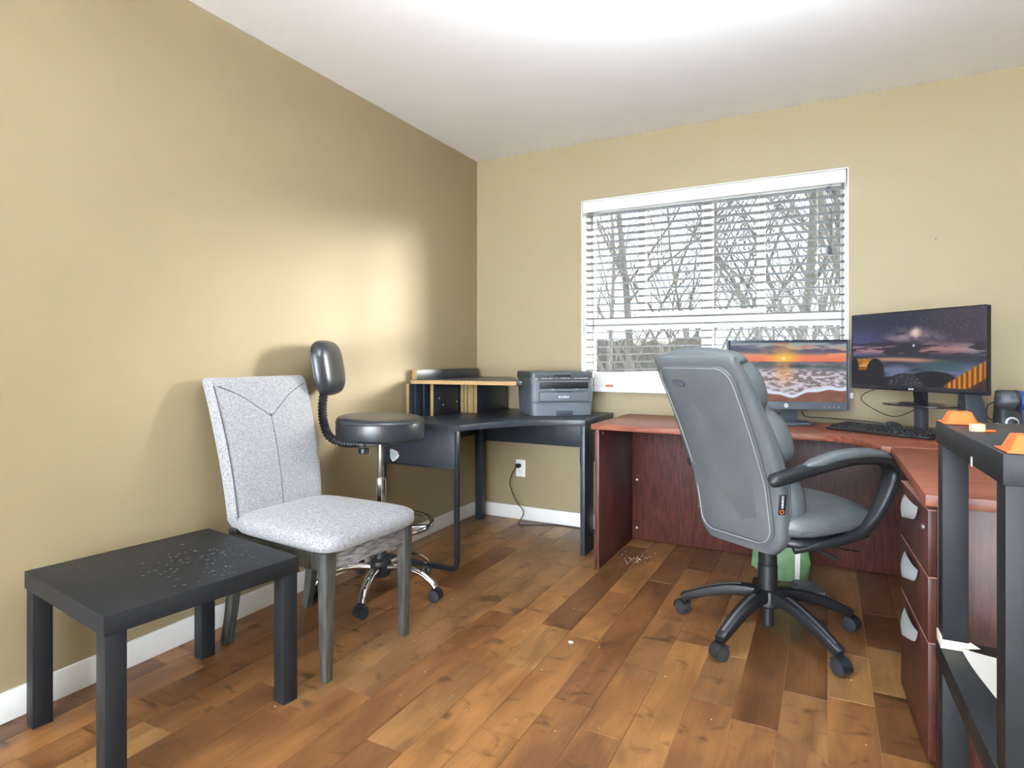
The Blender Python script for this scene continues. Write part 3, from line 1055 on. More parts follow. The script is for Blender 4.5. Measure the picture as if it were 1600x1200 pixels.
# dismantled hutch lying on the corner desk
hu = thing('broken_hutch', 'dismantled black hutch with raw particle board edges on the corner desk', 'hutch', (0, 0, DZ))
MB().box(0.024, 0.044, -0.825, -0.06, 0.0, 0.188).build('upright_board', M_deskblack, hu, bevel=0.0006)
MB().box(0.024, 0.044, -0.8262, -0.8248, 0.0, 0.188).build('raw_edge', M_chip, hu, smooth=False)
MB().box(0.118, 0.138, -0.72, -0.06, 0.0, 0.188).build('upright_board', M_deskblack, hu, bevel=0.0006)
MB().box(0.118, 0.138, -0.7212, -0.7195, 0.0, 0.188).build('raw_edge', M_chip, hu, smooth=False)
MB().box(0.046, 0.118, -0.60, -0.06, 0.092, 0.100).build('cubby_shelf', M_deskblack, hu, smooth=False)
MB().box(0.056, 0.064, -0.79, -0.70, 0.0, 0.188).build('divider', M_deskblack, hu, smooth=False)
MB().box(0.086, 0.096, -0.75, -0.68, 0.0, 0.188).build('divider', M_deskblack, hu, smooth=False)
for k in range(5):
    xa = 0.146 + k * 0.0235
    b = MB().box(xa, xa + 0.0222, -0.44 + 0.004 * ((k * 7) % 3), -0.05, 0.0, 0.186 + 0.0 * k).build('board', M_deskblack, hu, bevel=0.0006)
    MB().box(xa + 0.0008, xa + 0.0214, -0.4415 + 0.004 * ((k * 7) % 3), -0.4395 + 0.004 * ((k * 7) % 3), 0.0006, 0.1854).build('raw_edge', M_chip, b, smooth=False)
# shelf plate on top
pl = [(0.035, -0.795), (0.06, -0.805), (0.685, -0.735), (0.70, -0.70), (0.30, -0.04), (0.05, -0.04), (0.05, -0.70)]
sh = MB().prism(pl, 0.189, 0.211).build('shelf_plate', M_deskblack, hu, bevel=0.0006)
e0, e1 = Vector((0.06, -0.8062, 0)), Vector((0.685, -0.7362, 0))
MB().extrude([e0 + Vector((0, 0, 0.1895)), e1 + Vector((0, 0, 0.1895)), e1 + Vector((0, 0, 0.2105)), e0 + Vector((0, 0, 0.2105))], (0.0, 0.002, 0)).build('raw_edge', M_chip, sh, smooth=False)
e0, e1 = Vector((0.034, -0.796, 0)), Vector((0.06, -0.8062, 0))
MB().extrude([e0 + Vector((0, 0, 0.1895)), e1 + Vector((0, 0, 0.1895)), e1 + Vector((0, 0, 0.2105)), e0 + Vector((0, 0, 0.2105))], (0.001, 0.002, 0)).build('raw_edge', M_chip, sh, smooth=False)
stp = MB().box(0.018, 0.050, -0.76, -0.06, 0.2115, 0.268).build('back_strip', M_deskblack, hu, bevel=0.0006)
MB().box(0.0185, 0.0495, -0.7615, -0.7595, 0.212, 0.2675).build('raw_edge', M_chip, stp, smooth=False)
for (x_, y_, z_) in ((0.1385, -0.62, 0.06), (0.1385, -0.66, 0.10), (0.1385, -0.47, 0.07)):
    MB().lathe([(0.006, 0), (0.005, 0.001), (0, 0.0012)], 10, (x_, y_, z_), Matrix.Rotation(R(90), 3, 'Y')).build('peg_hole', M_paper, hu)

# ------------------------------------------------------------------ printer
pa = math.atan2(0.24, 0.276)
pr_ = thing('printer', 'grey laser printer with a lid standing on the black corner desk', 'printer', (0.66, -0.50, DZ + 0.001), pa)
PWd, PDp, PHt = 0.385, 0.34, 0.262
# local: x along the front, y to the back, z up
mb = MB()
secs = [((PWd / 2, PDp / 2, 0.0), (PWd / 2 - 0.012, 0, 0), (0, PDp / 2 - 0.008, 0), 12), ((PWd / 2, PDp / 2, 0.004), (PWd / 2 - 0.008, 0, 0), (0, PDp / 2 - 0.004, 0), 12),
        ((PWd / 2, PDp / 2, 0.10), (PWd / 2 - 0.002, 0, 0), (0, PDp / 2, 0), 12), ((PWd / 2, PDp / 2, 0.218), (PWd / 2, 0, 0), (0, PDp / 2 + 0.004, 0), 12)]
body = MB().loft(secs, 48).build('body', M_greyplastic, pr_, ang=0.7)
secs = [((PWd / 2, PDp / 2 + 0.004, 0.219), (PWd / 2 + 0.006, 0, 0), (0, PDp / 2 + 0.008, 0), 12), ((PWd / 2, PDp / 2 + 0.004, 0.244), (PWd / 2 + 0.006, 0, 0), (0, PDp / 2 + 0.008, 0), 12),
        ((PWd / 2, PDp / 2 + 0.006, 0.255), (PWd / 2 + 0.003, 0, 0), (0, PDp / 2 + 0.004, 0), 12), ((PWd / 2, PDp / 2 + 0.008, 0.258), (PWd / 2 - 0.006, 0, 0), (0, PDp / 2 - 0.006, 0), 12)]
lid = MB().loft(secs, 48).build('scanner_lid', M_greydark, pr_, ang=0.6)
MB().box(0.04, PWd - 0.03, -0.0065, 0.01, 0.206, 0.2165).build('control_panel', M_greydark, pr_, bevel=0.003)
MB().box(0.135, 0.235, -0.0085, 0.0, 0.228, 0.24).build('lid_grip', M_slot, lid, bevel=0.002)
# paper output slot: dark block standing for the shade inside it
MB().box(0.05, 0.345, -0.0055, 0.001, 0.158, 0.197).build('paper_slot', M_slot, pr_, bevel=0.004)
MB().box(0.05, 0.345, -0.0075, 0.0, 0.146, 0.158).build('output_tray', M_greyplastic, pr_, bevel=0.002)
fp = MB().box(0.05, 0.345, -0.0058, 0.0, 0.088, 0.138).build('front_flap', M_greyplastic, pr_, bevel=0.001)
MB().box(0.048, 0.347, -0.0042, 0.0, 0.086, 0.140).build('flap_gap', M_slot, pr_, smooth=False)
MB().box(0.15, 0.245, -0.0066, 0.0, 0.138, 0.1435).build('flap_latch', M_slot, pr_, bevel=0.001)
MB().box(0.006, PWd - 0.006, -0.0028, 0.0, 0.0795, 0.0815).build('tray_gap', M_slot, pr_, smooth=False)
MB().box(0.15, 0.25, -0.004, 0.006, 0.006, 0.032).build('tray_handle', M_greydark, pr_, bevel=0.003)
for x_ in (0.125, 0.27):
    MB().box(x_ - 0.008, x_ + 0.008, -0.009, -0.004, 0.152, 0.157).build('slot_tab', M_silver, pr_, bevel=0.001)
text('brand_lettering', 'brother', 0.021, M_white, fp, (0.195, -0.0063, 0.112), (R(90), 0, 0))
rr = random.Random(4)
mb = MB()
for _ in range(26):
    x_ = rr.uniform(0.01, 0.36)
    mb.pillow(rr.uniform(0.003, 0.012), 0.003, 0.0015, 2, 2, 6, 4, lambda p, x_=x_: Vector((p.x + x_, p.y - 0.004 + 0.0, p.z + 0.2185)))
tag(mb.build('dust', M_dust, pr_), 'pale dust along the control panel', kind='stuff')

# ------------------------------------------------------------------ cherry desk
cd = thing('cherry_desk', 'dark cherry L-shaped office desk under the window', 'desk', (0, 0, 0))
TOP = 0.74
MB().box(1.104, 1.128, -0.676, -0.045, 0.0, TOP - 0.028).build('side_panel', M_cherryShade, cd, bevel=0.001)
MB().box(1.128, 3.0, -0.085, -0.062, 0.004, TOP - 0.028).build('modesty_panel', M_cherryShade, cd, bevel=0.001)
crv = crom([(1.55, -0.69, 0), (1.75, -0.672, 0), (1.96, -0.632, 0), (2.13, -0.62, 0), (2.235, -0.672, 0), (2.300, -0.78, 0), (2.325, -0.885, 0)], 6)
poly = [(1.090, -0.69)] + [(p.x, p.y) for p in crv] + [(2.340, -0.895), (3.03, -0.895), (3.03, -0.05), (1.090, -0.05)]
MB().prism(poly, TOP - 0.027, TOP).build('worktop', M_cherry, cd, bevel=0.0015)
MB().box(2.372, 3.03, -1.80, -0.898, TOP - 0.030, TOP - 0.001).build('return_top', M_cherry, cd, bevel=0.0015)
for z_ in (0.355, 0.07):
    MB().lathe([(0.007, 0), (0.007, 0.003), (0.003, 0.004), (0, 0.0035)], 14, (1.155, -0.0855, z_), Matrix.Rotation(R(90), 3, 'X')).build('cam_screw', M_silver, cd)
MB().lathe([(0.006, 0), (0.006, 0.003), (0, 0.0035)], 12, (1.1285, -0.62, 0.69), Matrix.Rotation(R(90), 3, 'Y')).build('cam_screw', M_silver, cd)

M_paleedge = mat('pale_edge', (196, 140, 126), 0.5)
pd = thing('drawer_pedestal', 'cherry three-drawer pedestal under the desk return by the stacked tables', 'cabinet', (2.389, -1.708, 0), R(2.9))
PDW = 0.42     # along y (drawer width); depth along +x
MB().box(0.020, 0.56, 0.0, PDW, 0.002, 0.700).build('body', M_cherryShade, pd, bevel=0.001)
for (z0, z1, lock) in ((0.509, 0.680, True), (0.338, 0.505, False), (0.03, 0.334, False)):
    d = MB().box(0.0, 0.019, 0.002, PDW - 0.002, z0, z1).build('drawer', M_cherryShade, pd, bevel=0.001)
    MB().box(-0.0005, 0.019, 0.002, PDW - 0.002, z1, z1 + 0.0022).build('edge_band', M_paleedge, d, smooth=False)
    # tongue-shaped cup pull: rounded below, curling away from the drawer
    rows = []
    for k in range(9):
        q = k / 8
        hw = 0.098 * math.sqrt(max(0.02, 1 - q ** 2.4))
        zz_ = z1 - 0.016 - 0.052 * q
        row = []
        for j in range(15):
            u = -1 + 2 * j / 14
            row.append(Vector((-0.004 - 0.024 * math.sin(PI * 0.5 * min(1.0, 0.25 + q)) * (1 - 0.75 * abs(u) ** 3), 0.21 + u * hw, zz_)))
        rows.append(row)
    front = rows
    vs, fs = [], []
    nj, nk = 15, 9
    for layer in (0.0, 0.0025):
        vs += [p + Vector((layer, 0, 0)) for row in front for p in row]
    for a_ in range(nk - 1):
        for b_ in range(nj - 1):
            q0 = a_ * nj + b_
            fs.append((q0, q0 + 1, q0 + nj + 1, q0 + nj))
            fs.append(tuple(nj * nk + t_ for t_ in (q0, q0 + nj, q0 + nj + 1, q0 + 1)))
    MB()._add(vs, fs).build('pull_handle', M_aluminium, d, ang=1.2)
    if lock:
        MB().lathe([(0.008, 0), (0.008, 0.004), (0.006, 0.006), (0, 0.006)], 16, (-0.0002, 0.055, 0.625), Matrix.Rotation(R(-90), 3, 'Y')).build('lock', M_silver, d)

# ------------------------------------------------------------------ screens: picture painted as colours on a fine grid
def vnoise(u, v, seed):
    rs_ = np.random.RandomState(seed)
    g = rs_.rand(64, 64)
    ui, vi = np.floor(u).astype(int), np.floor(v).astype(int)
    fu, fv = u - ui, v - vi
    fu, fv = fu * fu * (3 - 2 * fu), fv * fv * (3 - 2 * fv)
    a = g[vi % 64, ui % 64]
    b = g[vi % 64, (ui + 1) % 64]
    c = g[(vi + 1) % 64, ui % 64]
    d = g[(vi + 1) % 64, (ui + 1) % 64]
    return (a * (1 - fu) + b * fu) * (1 - fv) + (c * (1 - fu) + d * fu) * fv


def fbm(u, v, seed, o=4):
    s, a, t = 0, 0.5, 0
    for k in range(o):
        s = s + a * vnoise(u * 2 ** k, v * 2 ** k, seed + k)
        t += a
        a *= 0.5
    return s / t


def mixc(a, b, t):
    t = np.clip(t, 0, 1)[..., None]
    return a * (1 - t) + np.array(b, float) * t


def sst(x_, a, b):
    t = np.clip((x_ - a) / (b - a), 0, 1)
    return t * t * (3 - 2 * t)


def paint_sunset(u, v):
    c = np.zeros(u.shape + (3,))
    c[:] = (150, 160, 165)
    c = mixc(c, (226, 150, 110), sst(v, 0.98, 0.80))
    c = mixc(c, (232, 118, 84), sst(v, 0.84, 0.70))
    sd = np.hypot((u - 0.47) * 1.78, v - 0.735)
    c = mixc(c, (250, 190, 60), sst(sd, 0.36, 0.02) * 0.9)
    n = fbm(u * 5 + 3, v * 13, 11)
    c = mixc(c, (88, 82, 104), sst(n, 0.44, 0.62) * sst(v, 0.76, 0.86) * (1 - 0.7 * sst(sd, 0.35, 0.05)))
    c = mixc(c, (70, 78, 104), sst(0.1 * (1 - u * 2.2) + 0.9 - np.abs(v - 0.90 + 0.12 * u) * 6, 0.4, 0.9) * sst(u, 0.5, 0.2) * 0.9)
    n2 = fbm(u * 7, v * 16, 23)
    c = mixc(c, (214, 92, 84), sst(n2, 0.5, 0.7) * sst(v, 0.84, 0.95) * sst(np.abs(u - 0.58), 0.25, 0.08))
    c = mixc(c, (255, 240, 150), sst(sd, 0.04, 0.015))
    # sea
    sea = np.zeros_like(c)
    sea[:] = (86, 92, 98)
    w_ = fbm(u * 14, v * 50, 31)
    sea = mixc(sea, (124, 118, 122), sst(w_, 0.4, 0.75))
    sea = mixc(sea, (52, 66, 78), sst(np.hypot((u - 0.52) / 0.16, (v - 0.60) / 0.032), 1.2, 0.5))
    f_ = fbm(u * 26 + 5, v * 44, 41, 4)
    foam = sst(v + 0.08 * (fbm(u * 4, v * 2, 51) - 0.5), 0.60, 0.46)
    sea = mixc(sea, (206, 196, 206), foam * sst(f_, 0.34, 0.62))
    sea = mixc(sea, (140, 112, 104), foam * sst(f_, 0.44, 0.30))
    sea = mixc(sea, (240, 158, 84), sst(np.abs(u - 0.47 - 0.02 * (f_ - 0.5)), 0.13, 0.0) * sst(v, 0.16, 0.5) * (0.35 + 0.4 * f_))
    c = np.where((v > 0.68)[..., None], c, sea)
    # wave edge and sand
    ed = 0.16 - 0.10 * np.exp(-((u - 0.53) / 0.14) ** 2) + 0.06 * u + 0.012 * np.sin(u * 31)
    c = mixc(c, (214, 224, 238), sst(np.abs(v - ed - 0.008), 0.038, 0.018))
    sand = np.array((128, 84, 66), float) + (fbm(u * 20, v * 20, 61)[..., None] - 0.5) * 30
    k = sst(v - ed, -0.012, -0.026)[..., None]
    return c * (1 - k) + sand * k


def paint_night(u, v):
    c = np.zeros(u.shape + (3,))
    c[:] = (44, 46, 66)
    c = mixc(c, (84, 82, 136), sst(u, 0.5, 0.0) * sst(v, 0.95, 0.55) * 0.8)
    c = mixc(c, (92, 70, 78), sst(u, 0.45, 0.9) * 0.45)
    n = fbm(u * 7, v * 7, 3)
    mw = np.abs((v - 0.66) - 0.02 + 0.8 * (u - 0.5) ** 2 * 2.0)
    c = mixc(c, (150, 128, 140), sst(mw, 0.16, 0.0) * sst(n, 0.35, 0.65) * sst(np.abs(u - 0.5), 0.4, 0.0))
    c = mixc(c, (236, 200, 186), sst(np.hypot((u - 0.53) * 1.7, v - 0.715), 0.11, 0.0) * sst(n, 0.3, 0.6))
    c = mixc(c, (206, 150, 140), sst(v, 0.62, 0.47) * sst(v, 0.40, 0.50) * 0.75)
    c = mixc(c, (150, 160, 190), sst(v, 0.60, 0.5) * sst(u, 0.75, 1.0) * 0.4)
    cl = fbm(u * 6 + 9, v * 26, 8)
    c = mixc(c, (46, 42, 54), sst(cl, 0.50, 0.62) * sst(np.abs(v - 0.50), 0.14, 0.05))
    c = mixc(c, (235, 235, 250), sst(np.hypot((u - 0.515) * 1.78, v - 0.545), 0.025, 0.004))
    st_ = np.random.RandomState(2).rand(*u.shape)
    c = np.where(((st_ > 0.988) & (v > 0.6))[..., None], c + 50, c)
    # sea
    sea = np.zeros_like(c)
    sea[:] = (48, 54, 66)
    sea = mixc(sea, (186, 134, 112), sst(np.abs(v - 0.34 - 0.02 * np.sin(u * 5)), 0.05, 0.0) * sst(np.abs(u - 0.42), 0.42, 0.1))
    sea = mixc(sea, (104, 112, 140), sst(fbm(u * 5, v * 9, 17), 0.35, 0.65) * sst(v, 0.36, 0.22))
    sea = mixc(sea, (54, 84, 92), sst(np.hypot((u - 0.72) / 0.2, (v - 0.27) / 0.09), 1.2, 0.3) * 0.8)
    c = np.where((v > 0.41)[..., None], c, sea)
    gold = np.array((176, 120, 40), float) + (fbm(u * 18, v * 34, 19)[..., None] - 0.5) * 190
    k = (sst(u, 0.175, 0.155) * sst(v + 0.05 * fbm(u * 30, v * 5, 77), 0.19, 0.24) * sst(v, 0.375, 0.36))[..., None]
    c = c * (1 - k) + gold * k
    dark = np.array((26, 26, 34), float)
    rocks = np.maximum.reduce([sst(np.hypot((u - 0.02) / 0.04, (v - 0.22) / 0.16), 1.05, 0.95), sst(u, 0.16, 0.15) * sst(v, 0.22, 0.19),
                               sst(np.hypot((u - 0.205) / 0.075, (v - 0.2) / 0.17), 1.05, 0.95), sst(0.10 + 0.05 * fbm(u * 8, v * 0, 5) - v, 0.0, 0.02),
                               sst(np.hypot((u - 0.45) / 0.15, (v - 0.0) / 0.17), 1.03, 0.97), sst(np.hypot((u - 0.65) / 0.16, (v - 0.12) / 0.085), 1.1, 0.9)])
    c = c * (1 - rocks[..., None]) + dark * rocks[..., None]
    pebb = (np.random.RandomState(5).rand(*u.shape) > 0.72) & (np.hypot((u - 0.45) / 0.14, v / 0.16) < 1)
    c = np.where(pebb[..., None], c + 60, c)
    line = (u - 0.70) * 1.18
    fence = sst(line - v, -0.0, 0.01) * sst(u, 0.72, 0.76)
    stripe = 0.5 + 0.5 * np.sin(u * 190)
    fc = np.zeros_like(c)
    fc[:] = (96, 54, 18)
    fc = mixc(fc, (222, 140, 34), stripe)
    fc = mixc(fc, (60, 34, 22), sst(line - v, 0.20, 0.24))
    k = fence[..., None]
    return np.clip(c * (1 - k) + fc * k, 0, 255)


def screen(name, wd, ht, nx, nz, paint, parent, mt, y=0.0):
    """grid in local xz facing -y, centred"""
    xs = np.linspace(-wd / 2, wd / 2, nx + 1)
    zs = np.linspace(-ht / 2, ht / 2, nz + 1)
    vs = [(a, y, b) for b in zs for a in xs]
    fs = [(j * (nx + 1) + i_, j * (nx + 1) + i_ + 1, (j + 1) * (nx + 1) + i_ + 1, (j + 1) * (nx + 1) + i_) for j in range(nz) for i_ in range(nx)]
    me = bpy.data.meshes.new(name)
    me.from_pydata(vs, [], fs)
    U, V = np.meshgrid(np.linspace(0, 1, nx + 1), np.linspace(0, 1, nz + 1))
    c = np.clip(paint(U, V), 0, 255).reshape(-1, 3) / 255.0
    lc = np.where(c <= 0.04045, c / 12.92, ((c + 0.055) / 1.055) ** 2.4)
    at = me.color_attributes.new('picture', 'FLOAT_COLOR', 'POINT')
    at.data.foreach_set('color', np.concatenate([lc, np.ones((lc.shape[0], 1))], 1).ravel())
    me.materials.append(mt)
    o = bpy.data.objects.new(name, me)
    col.objects.link(o)
    o.parent = parent
    return o


M_screen = emit('lit_screen', 0.74, 'picture')

# monitor with the beach sunset (faces -y in its own frame)
hp = thing('monitor', 'grey-framed monitor showing a beach sunset, in front of the window', 'monitor', (1.955, -0.215, TOP), R(15))
HW, HH = 0.585, 0.355
hz = 0.252
panel = thing('display', None, None)
panel.parent = hp
panel.location = (0.02, 0, hz)
mb = MB().box(-HW / 2, HW / 2, 0.0, 0.045, -HH / 2, HH / 2).build('housing', M_bezel, panel, bevel=0.008, seg=3)
mb = MB()
bw = 0.016
b0 = -HH / 2 + 0.040
mb.box(-HW / 2 + 0.001, -HW / 2 + bw, -0.007, 0.004, -HH / 2 + 0.001, HH / 2 - 0.001).box(HW / 2 - bw, HW / 2 - 0.001, -0.007, 0.004, -HH / 2 + 0.001, HH / 2 - 0.001)
mb.box(-HW / 2 + bw, HW / 2 - bw, -0.007, 0.004, HH / 2 - bw, HH / 2 - 0.001).box(-HW / 2 + bw, HW / 2 - bw, -0.007, 0.004, -HH / 2 + 0.001, b0)
mb.build('bezel', M_bezel, panel, bevel=0.0015)
sc_ = screen('screen', HW - 2 * bw, HH / 2 - bw - b0, 176, 99, paint_sunset, panel, M_screen, -0.002)
sc_.location = (0, 0, (HH / 2 - bw + b0) / 2)
rX = Matrix.Rotation(R(90), 3, 'X')
lg = MB().lathe([(0.0105, 0), (0.0105, 0.0012), (0, 0.0012)], 24, (-0.005, -0.0072, -HH / 2 + 0.020), rX).build('round_logo', M_white, panel)
text('logo_letters', 'hp', 0.0155, M_bezel, panel, (-0.005, -0.0086, -HH / 2 + 0.021), (R(90), 0, 0), 0.0002, shear=0.3)
mb = MB()
for k in range(4):
    mb.box(0.17 + 0.022 * k, 0.178 + 0.022 * k, -0.0076, -0.006, -HH / 2 + 0.014, -HH / 2 + 0.017)
mb.build('buttons', M_silver, panel, smooth=False)
MB().box(-0.075, 0.075, 0.02, 0.045, 0.012, 0.2).build('neck', M_bezel, hp, bevel=0.004)
MB().prism([(-0.125, -0.085), (0.115, -0.085), (0.13, -0.07), (0.13, 0.06), (0.115, 0.075), (-0.125, 0.075), (-0.14, 0.06), (-0.14, -0.07)], 0.0, 0.014).build('stand_base', M_bezel, hp, bevel=0.004)
MB().lathe([(0.009, 0), (0.009, 0.02), (0, 0.022)], 14, (-0.02, 0.018, 0.055), rX).build('cable_clip', M_plasticblack, hp)

# monitor with the night coast; pose from its left and right edges
pL, pR = Vector((2.265, -0.224, 0)), Vector((2.703, -0.692, 0))
ac_dir = (pR - pL)
AW = ac_dir.length
aang = math.atan2(ac_dir.y, ac_dir.x)
amid = (pL + pR) / 2
ac = thing('monitor', 'thin black monitor showing a night coast, raised on a post at the desk corner', 'monitor', (amid.x, amid.y, TOP), aang)
AH = 0.352
apan = thing('display', None, None)
apan.parent = ac
apan.location = (0, 0, 0.935 - TOP + AH / 2 - 0.004)
MB().box(-AW / 2, AW / 2, 0.0, 0.022, -AH / 2, AH / 2).build('housing', M_bezeldark, apan, bevel=0.003)
mb = MB()
mb.box(-AW / 2, -AW / 2 + 0.003, -0.003, 0.002, -AH / 2, AH / 2).box(AW / 2 - 0.004, AW / 2, -0.003, 0.002, -AH / 2, AH / 2).box(-AW / 2, AW / 2, -0.003, 0.002, AH / 2 - 0.003, AH / 2)
mb.build('bezel', M_bezeldark, apan, bevel=0.001)
MB().box(-AW / 2, AW / 2, -0.004, 0.002, -AH / 2, -AH / 2 + 0.022).build('lower_bezel', M_bezeldark, apan, bevel=0.001)
a0, a1 = -AH / 2 + 0.022, AH / 2 - 0.003
s2 = screen('screen', AW - 0.008, a1 - a0, 200, 112, paint_night, apan, M_screen, -0.0015)
s2.location = (0, 0, (a0 + a1) / 2)
text('brand_lettering', 'acer', 0.0155, M_white, apan, (0.0, -0.0046, -AH / 2 + 0.011), (R(90), 0, 0), 0.0002)
MB().loft([((-0.02, 0.075, 0.135), (0.026, 0, 0), (0, 0.013, 0), 6), ((-0.02, 0.07, 0.19), (0.028, 0, 0), (0, 0.015, 0), 6), ((-0.02, 0.048, 0.26), (0.031, 0, 0), (0, 0.028, 0), 6)], 16).build('neck', M_bezeldark, ac)
MB().loft([((-0.02, 0.075, 0.124), (0.15, 0, 0), (0, 0.10, 0), 3.2), ((-0.02, 0.075, 0.127), (0.152, 0, 0), (0, 0.102, 0), 3.2), ((-0.02, 0.075, 0.131), (0.15, 0, 0), (0, 0.10, 0), 3.2)], 40).build('stand_base', M_bezeldark, ac)
MB().loft([((-0.02, 0.075, 0.131), (0.10, 0, 0), (0, 0.065, 0), 2.6), ((-0.02, 0.075, 0.139), (0.085, 0, 0), (0, 0.055, 0), 2.6)], 32).build('base_boss', M_bezeldark, ac)
MB().box(-0.04, 0.0, 0.055, 0.095, 0.0, 0.123).build('riser_block', M_greydark, ac, bevel=0.003)

# keyboard
kd = Vector((0.838, -0.545, 0))
kb = thing('keyboard', 'black full-size keyboard in front of the night coast monitor', 'keyboard', (2.149, -0.377, TOP), math.atan2(kd.y, kd.x))
MB().extrude([(0, 0, 0.003), (0, 0, 0.012), (0, 0.15, 0.026), (0, 0.155, 0.024), (0, 0.155, 0.003)], (0.45, 0, 0)).build('case', M_plasticblack, kb, bevel=0.003)
mb = MB()
for r_ in range(6):
    for c_ in range(21):
        if c_ in (15, ) and r_ in (0, 2):
            continue
        x_ = 0.012 + c_ * 0.0203
        y_ = 0.014 + r_ * 0.0215 + (0.006 if r_ == 5 else 0)
        z_ = 0.0125 + y_ * 0.093
        wk = 0.0165
        if r_ == 0 and 4 <= c_ <= 8:
            if c_ > 4:
                continue
            wk = 0.0165 + 4 * 0.0203
        a_ = [(x_, y_), (x_ + wk, y_), (x_ + wk, y_ + 0.0165), (x_, y_ + 0.0165)]
        q = 0.0022
        vs = [(p[0], p[1], z_ - 0.001) for p in a_] + [(x_ + q, y_ + q, z_ + 0.007), (x_ + wk - q, y_ + q, z_ + 0.007), (x_ + wk - q, y_ + 0.0165 - q, z_ + 0.0075), (x_ + q, y_ + 0.0165 - q, z_ + 0.0075)]
        mb._add(vs, [(0, 1, 2, 3), (4, 5, 6, 7), (0, 1, 5, 4), (1, 2, 6, 5), (2, 3, 7, 6), (3, 0, 4, 7)])
tag(mb.build('keys', M_plasticblack, kb, smooth=False), 'rows of black keys', kind='stuff')

ms = thing('mouse', 'black computer mouse between the keyboard and the riser block', 'mouse', (2.435, -0.20, TOP), R(60))
MB().pillow(0.055, 0.031, 0.02, 2.3, 2.2, 28, 14, lambda p: Vector((p.x, p.y, max(0, (p.z + 0.006)) * 1.3 * (1 - 0.25 * p.x / 0.055)))).build('shell', M_greydark, ms, ang=1.2)
MB().box(-0.002, 0.05, -0.001, 0.001, 0.02, 0.024).build('button_split', M_slot, ms, smooth=False)
MB().lathe([(0.006, -0.003), (0.007, 0), (0.006, 0.003)], 12, (0.028, 0, 0.021), rX).build('scroll_wheel', M_plasticblack, ms)

tag(MB().cyl((0, 0, 0.005), (0.12, 0.03, 0.005), 0.0045, 10).build('pen', M_bezel, loc=(1.90, -0.335, TOP - 0.0005)), 'dark pen lying in front of the sunset monitor stand', 'pen')
path = crom([(2.04, -0.16, 0.80), (2.06, -0.15, 0.775), (2.12, -0.14, 0.772), (2.25, -0.115, 0.765), (2.40, -0.10, 0.752), (2.56, -0.10, 0.725), (2.75, -0.09, 0.744)], 8)
tag(MB().sweep(path, 0.003, 7).build('monitor_cable', M_cord), 'black cable running from the sunset monitor along the wall', 'cord')
path = crom([(2.50, -0.33, 0.96), (2.36, -0.28, 0.93), (2.30, -0.26, 0.885), (2.36, -0.25, 0.83), (2.45, -0.22, 0.80), (2.56, -0.22, 0.86)], 8)
tag(MB().sweep(path, 0.0022, 7).build('loose_cable', M_cord), 'thin looping cable behind the night coast monitor stand', 'cord')

# speakers
def speaker_body(name, label, loc, rz, dial):
    s = thing(name, label, 'speaker', loc, rz, None)
    secs = [((0, 0, 0.0), (0.047, 0, 0), (0, 0.05, 0), 6), ((0.0, 0.006, 0.06), (0.045, 0, 0), (0, 0.048, 0), 6), ((0.002, 0.02, 0.13), (0.040, 0, 0), (0, 0.040, 0), 6),
            ((0.004, 0.035, 0.19), (0.036, 0, 0), (0, 0.032, 0), 5), ((0.004, 0.038, 0.198), (0.028, 0, 0), (0, 0.026, 0), 4)]
    MB().loft(secs, 32).build('cabinet', M_greydark if dial else M_bezel, s, ang=0.8)
    return s


s1 = speaker_body('desk_speaker', 'dark desk speaker tilted back behind the night coast monitor', (2.735, -0.25, TOP), R(18), False)
MB().sweep([(-0.046, -0.046, 0.005), (-0.043, -0.036, 0.08), (-0.037, -0.016, 0.16), (-0.034, -0.002, 0.185)], 0.0022, 6).build('silver_edge', M_silver, s1)
MB().pillow(0.014, 0.004, 0.008, 2, 2, 14, 8).build('badge', M_orange, s1, loc=(0.004, -0.004, 0.183))
s2_ = speaker_body('desk_speaker', 'grey desk speaker with a white-ringed dial behind the microphone', (2.845, -0.33, TOP), R(8), True)
MB().lathe([(0.024, 0), (0.024, 0.004), (0.019, 0.006), (0.018, 0.003), (0.0, 0.003)], 28, (0, 0, 0), rX).build('dial_ring', M_white, s2_, loc=(-0.006, -0.045, 0.065))
MB().lathe([(0.016, 0), (0.015, 0.014), (0.012, 0.016), (0, 0.016)], 24, (0, 0, 0), rX).build('dial_knob', M_greydark, s2_, loc=(-0.006, -0.047, 0.065))
path = crom([(2.83, -0.20, 0.84), (2.83, -0.19, 0.88), (2.80, -0.18, 0.86), (2.80, -0.18, 0.81), (2.83, -0.19, 0.79), (2.80, -0.2, 0.775), (2.77, -0.2, 0.80)], 8)
tag(MB().sweep(path, 0.0025, 7).build('speaker_cable', M_cord), 'black cable coiled between the two desk speakers', 'cord')
path = crom([(2.80, -0.38, 0.80), (2.76, -0.38, 0.795), (2.70, -0.39, 0.785), (2.64, -0.42, 0.775)], 8)
tag(MB().sweep(path, 0.002, 7).build('white_cable', M_whitecord), 'thin white cable crossing in front of the dark desk speaker', 'cord')

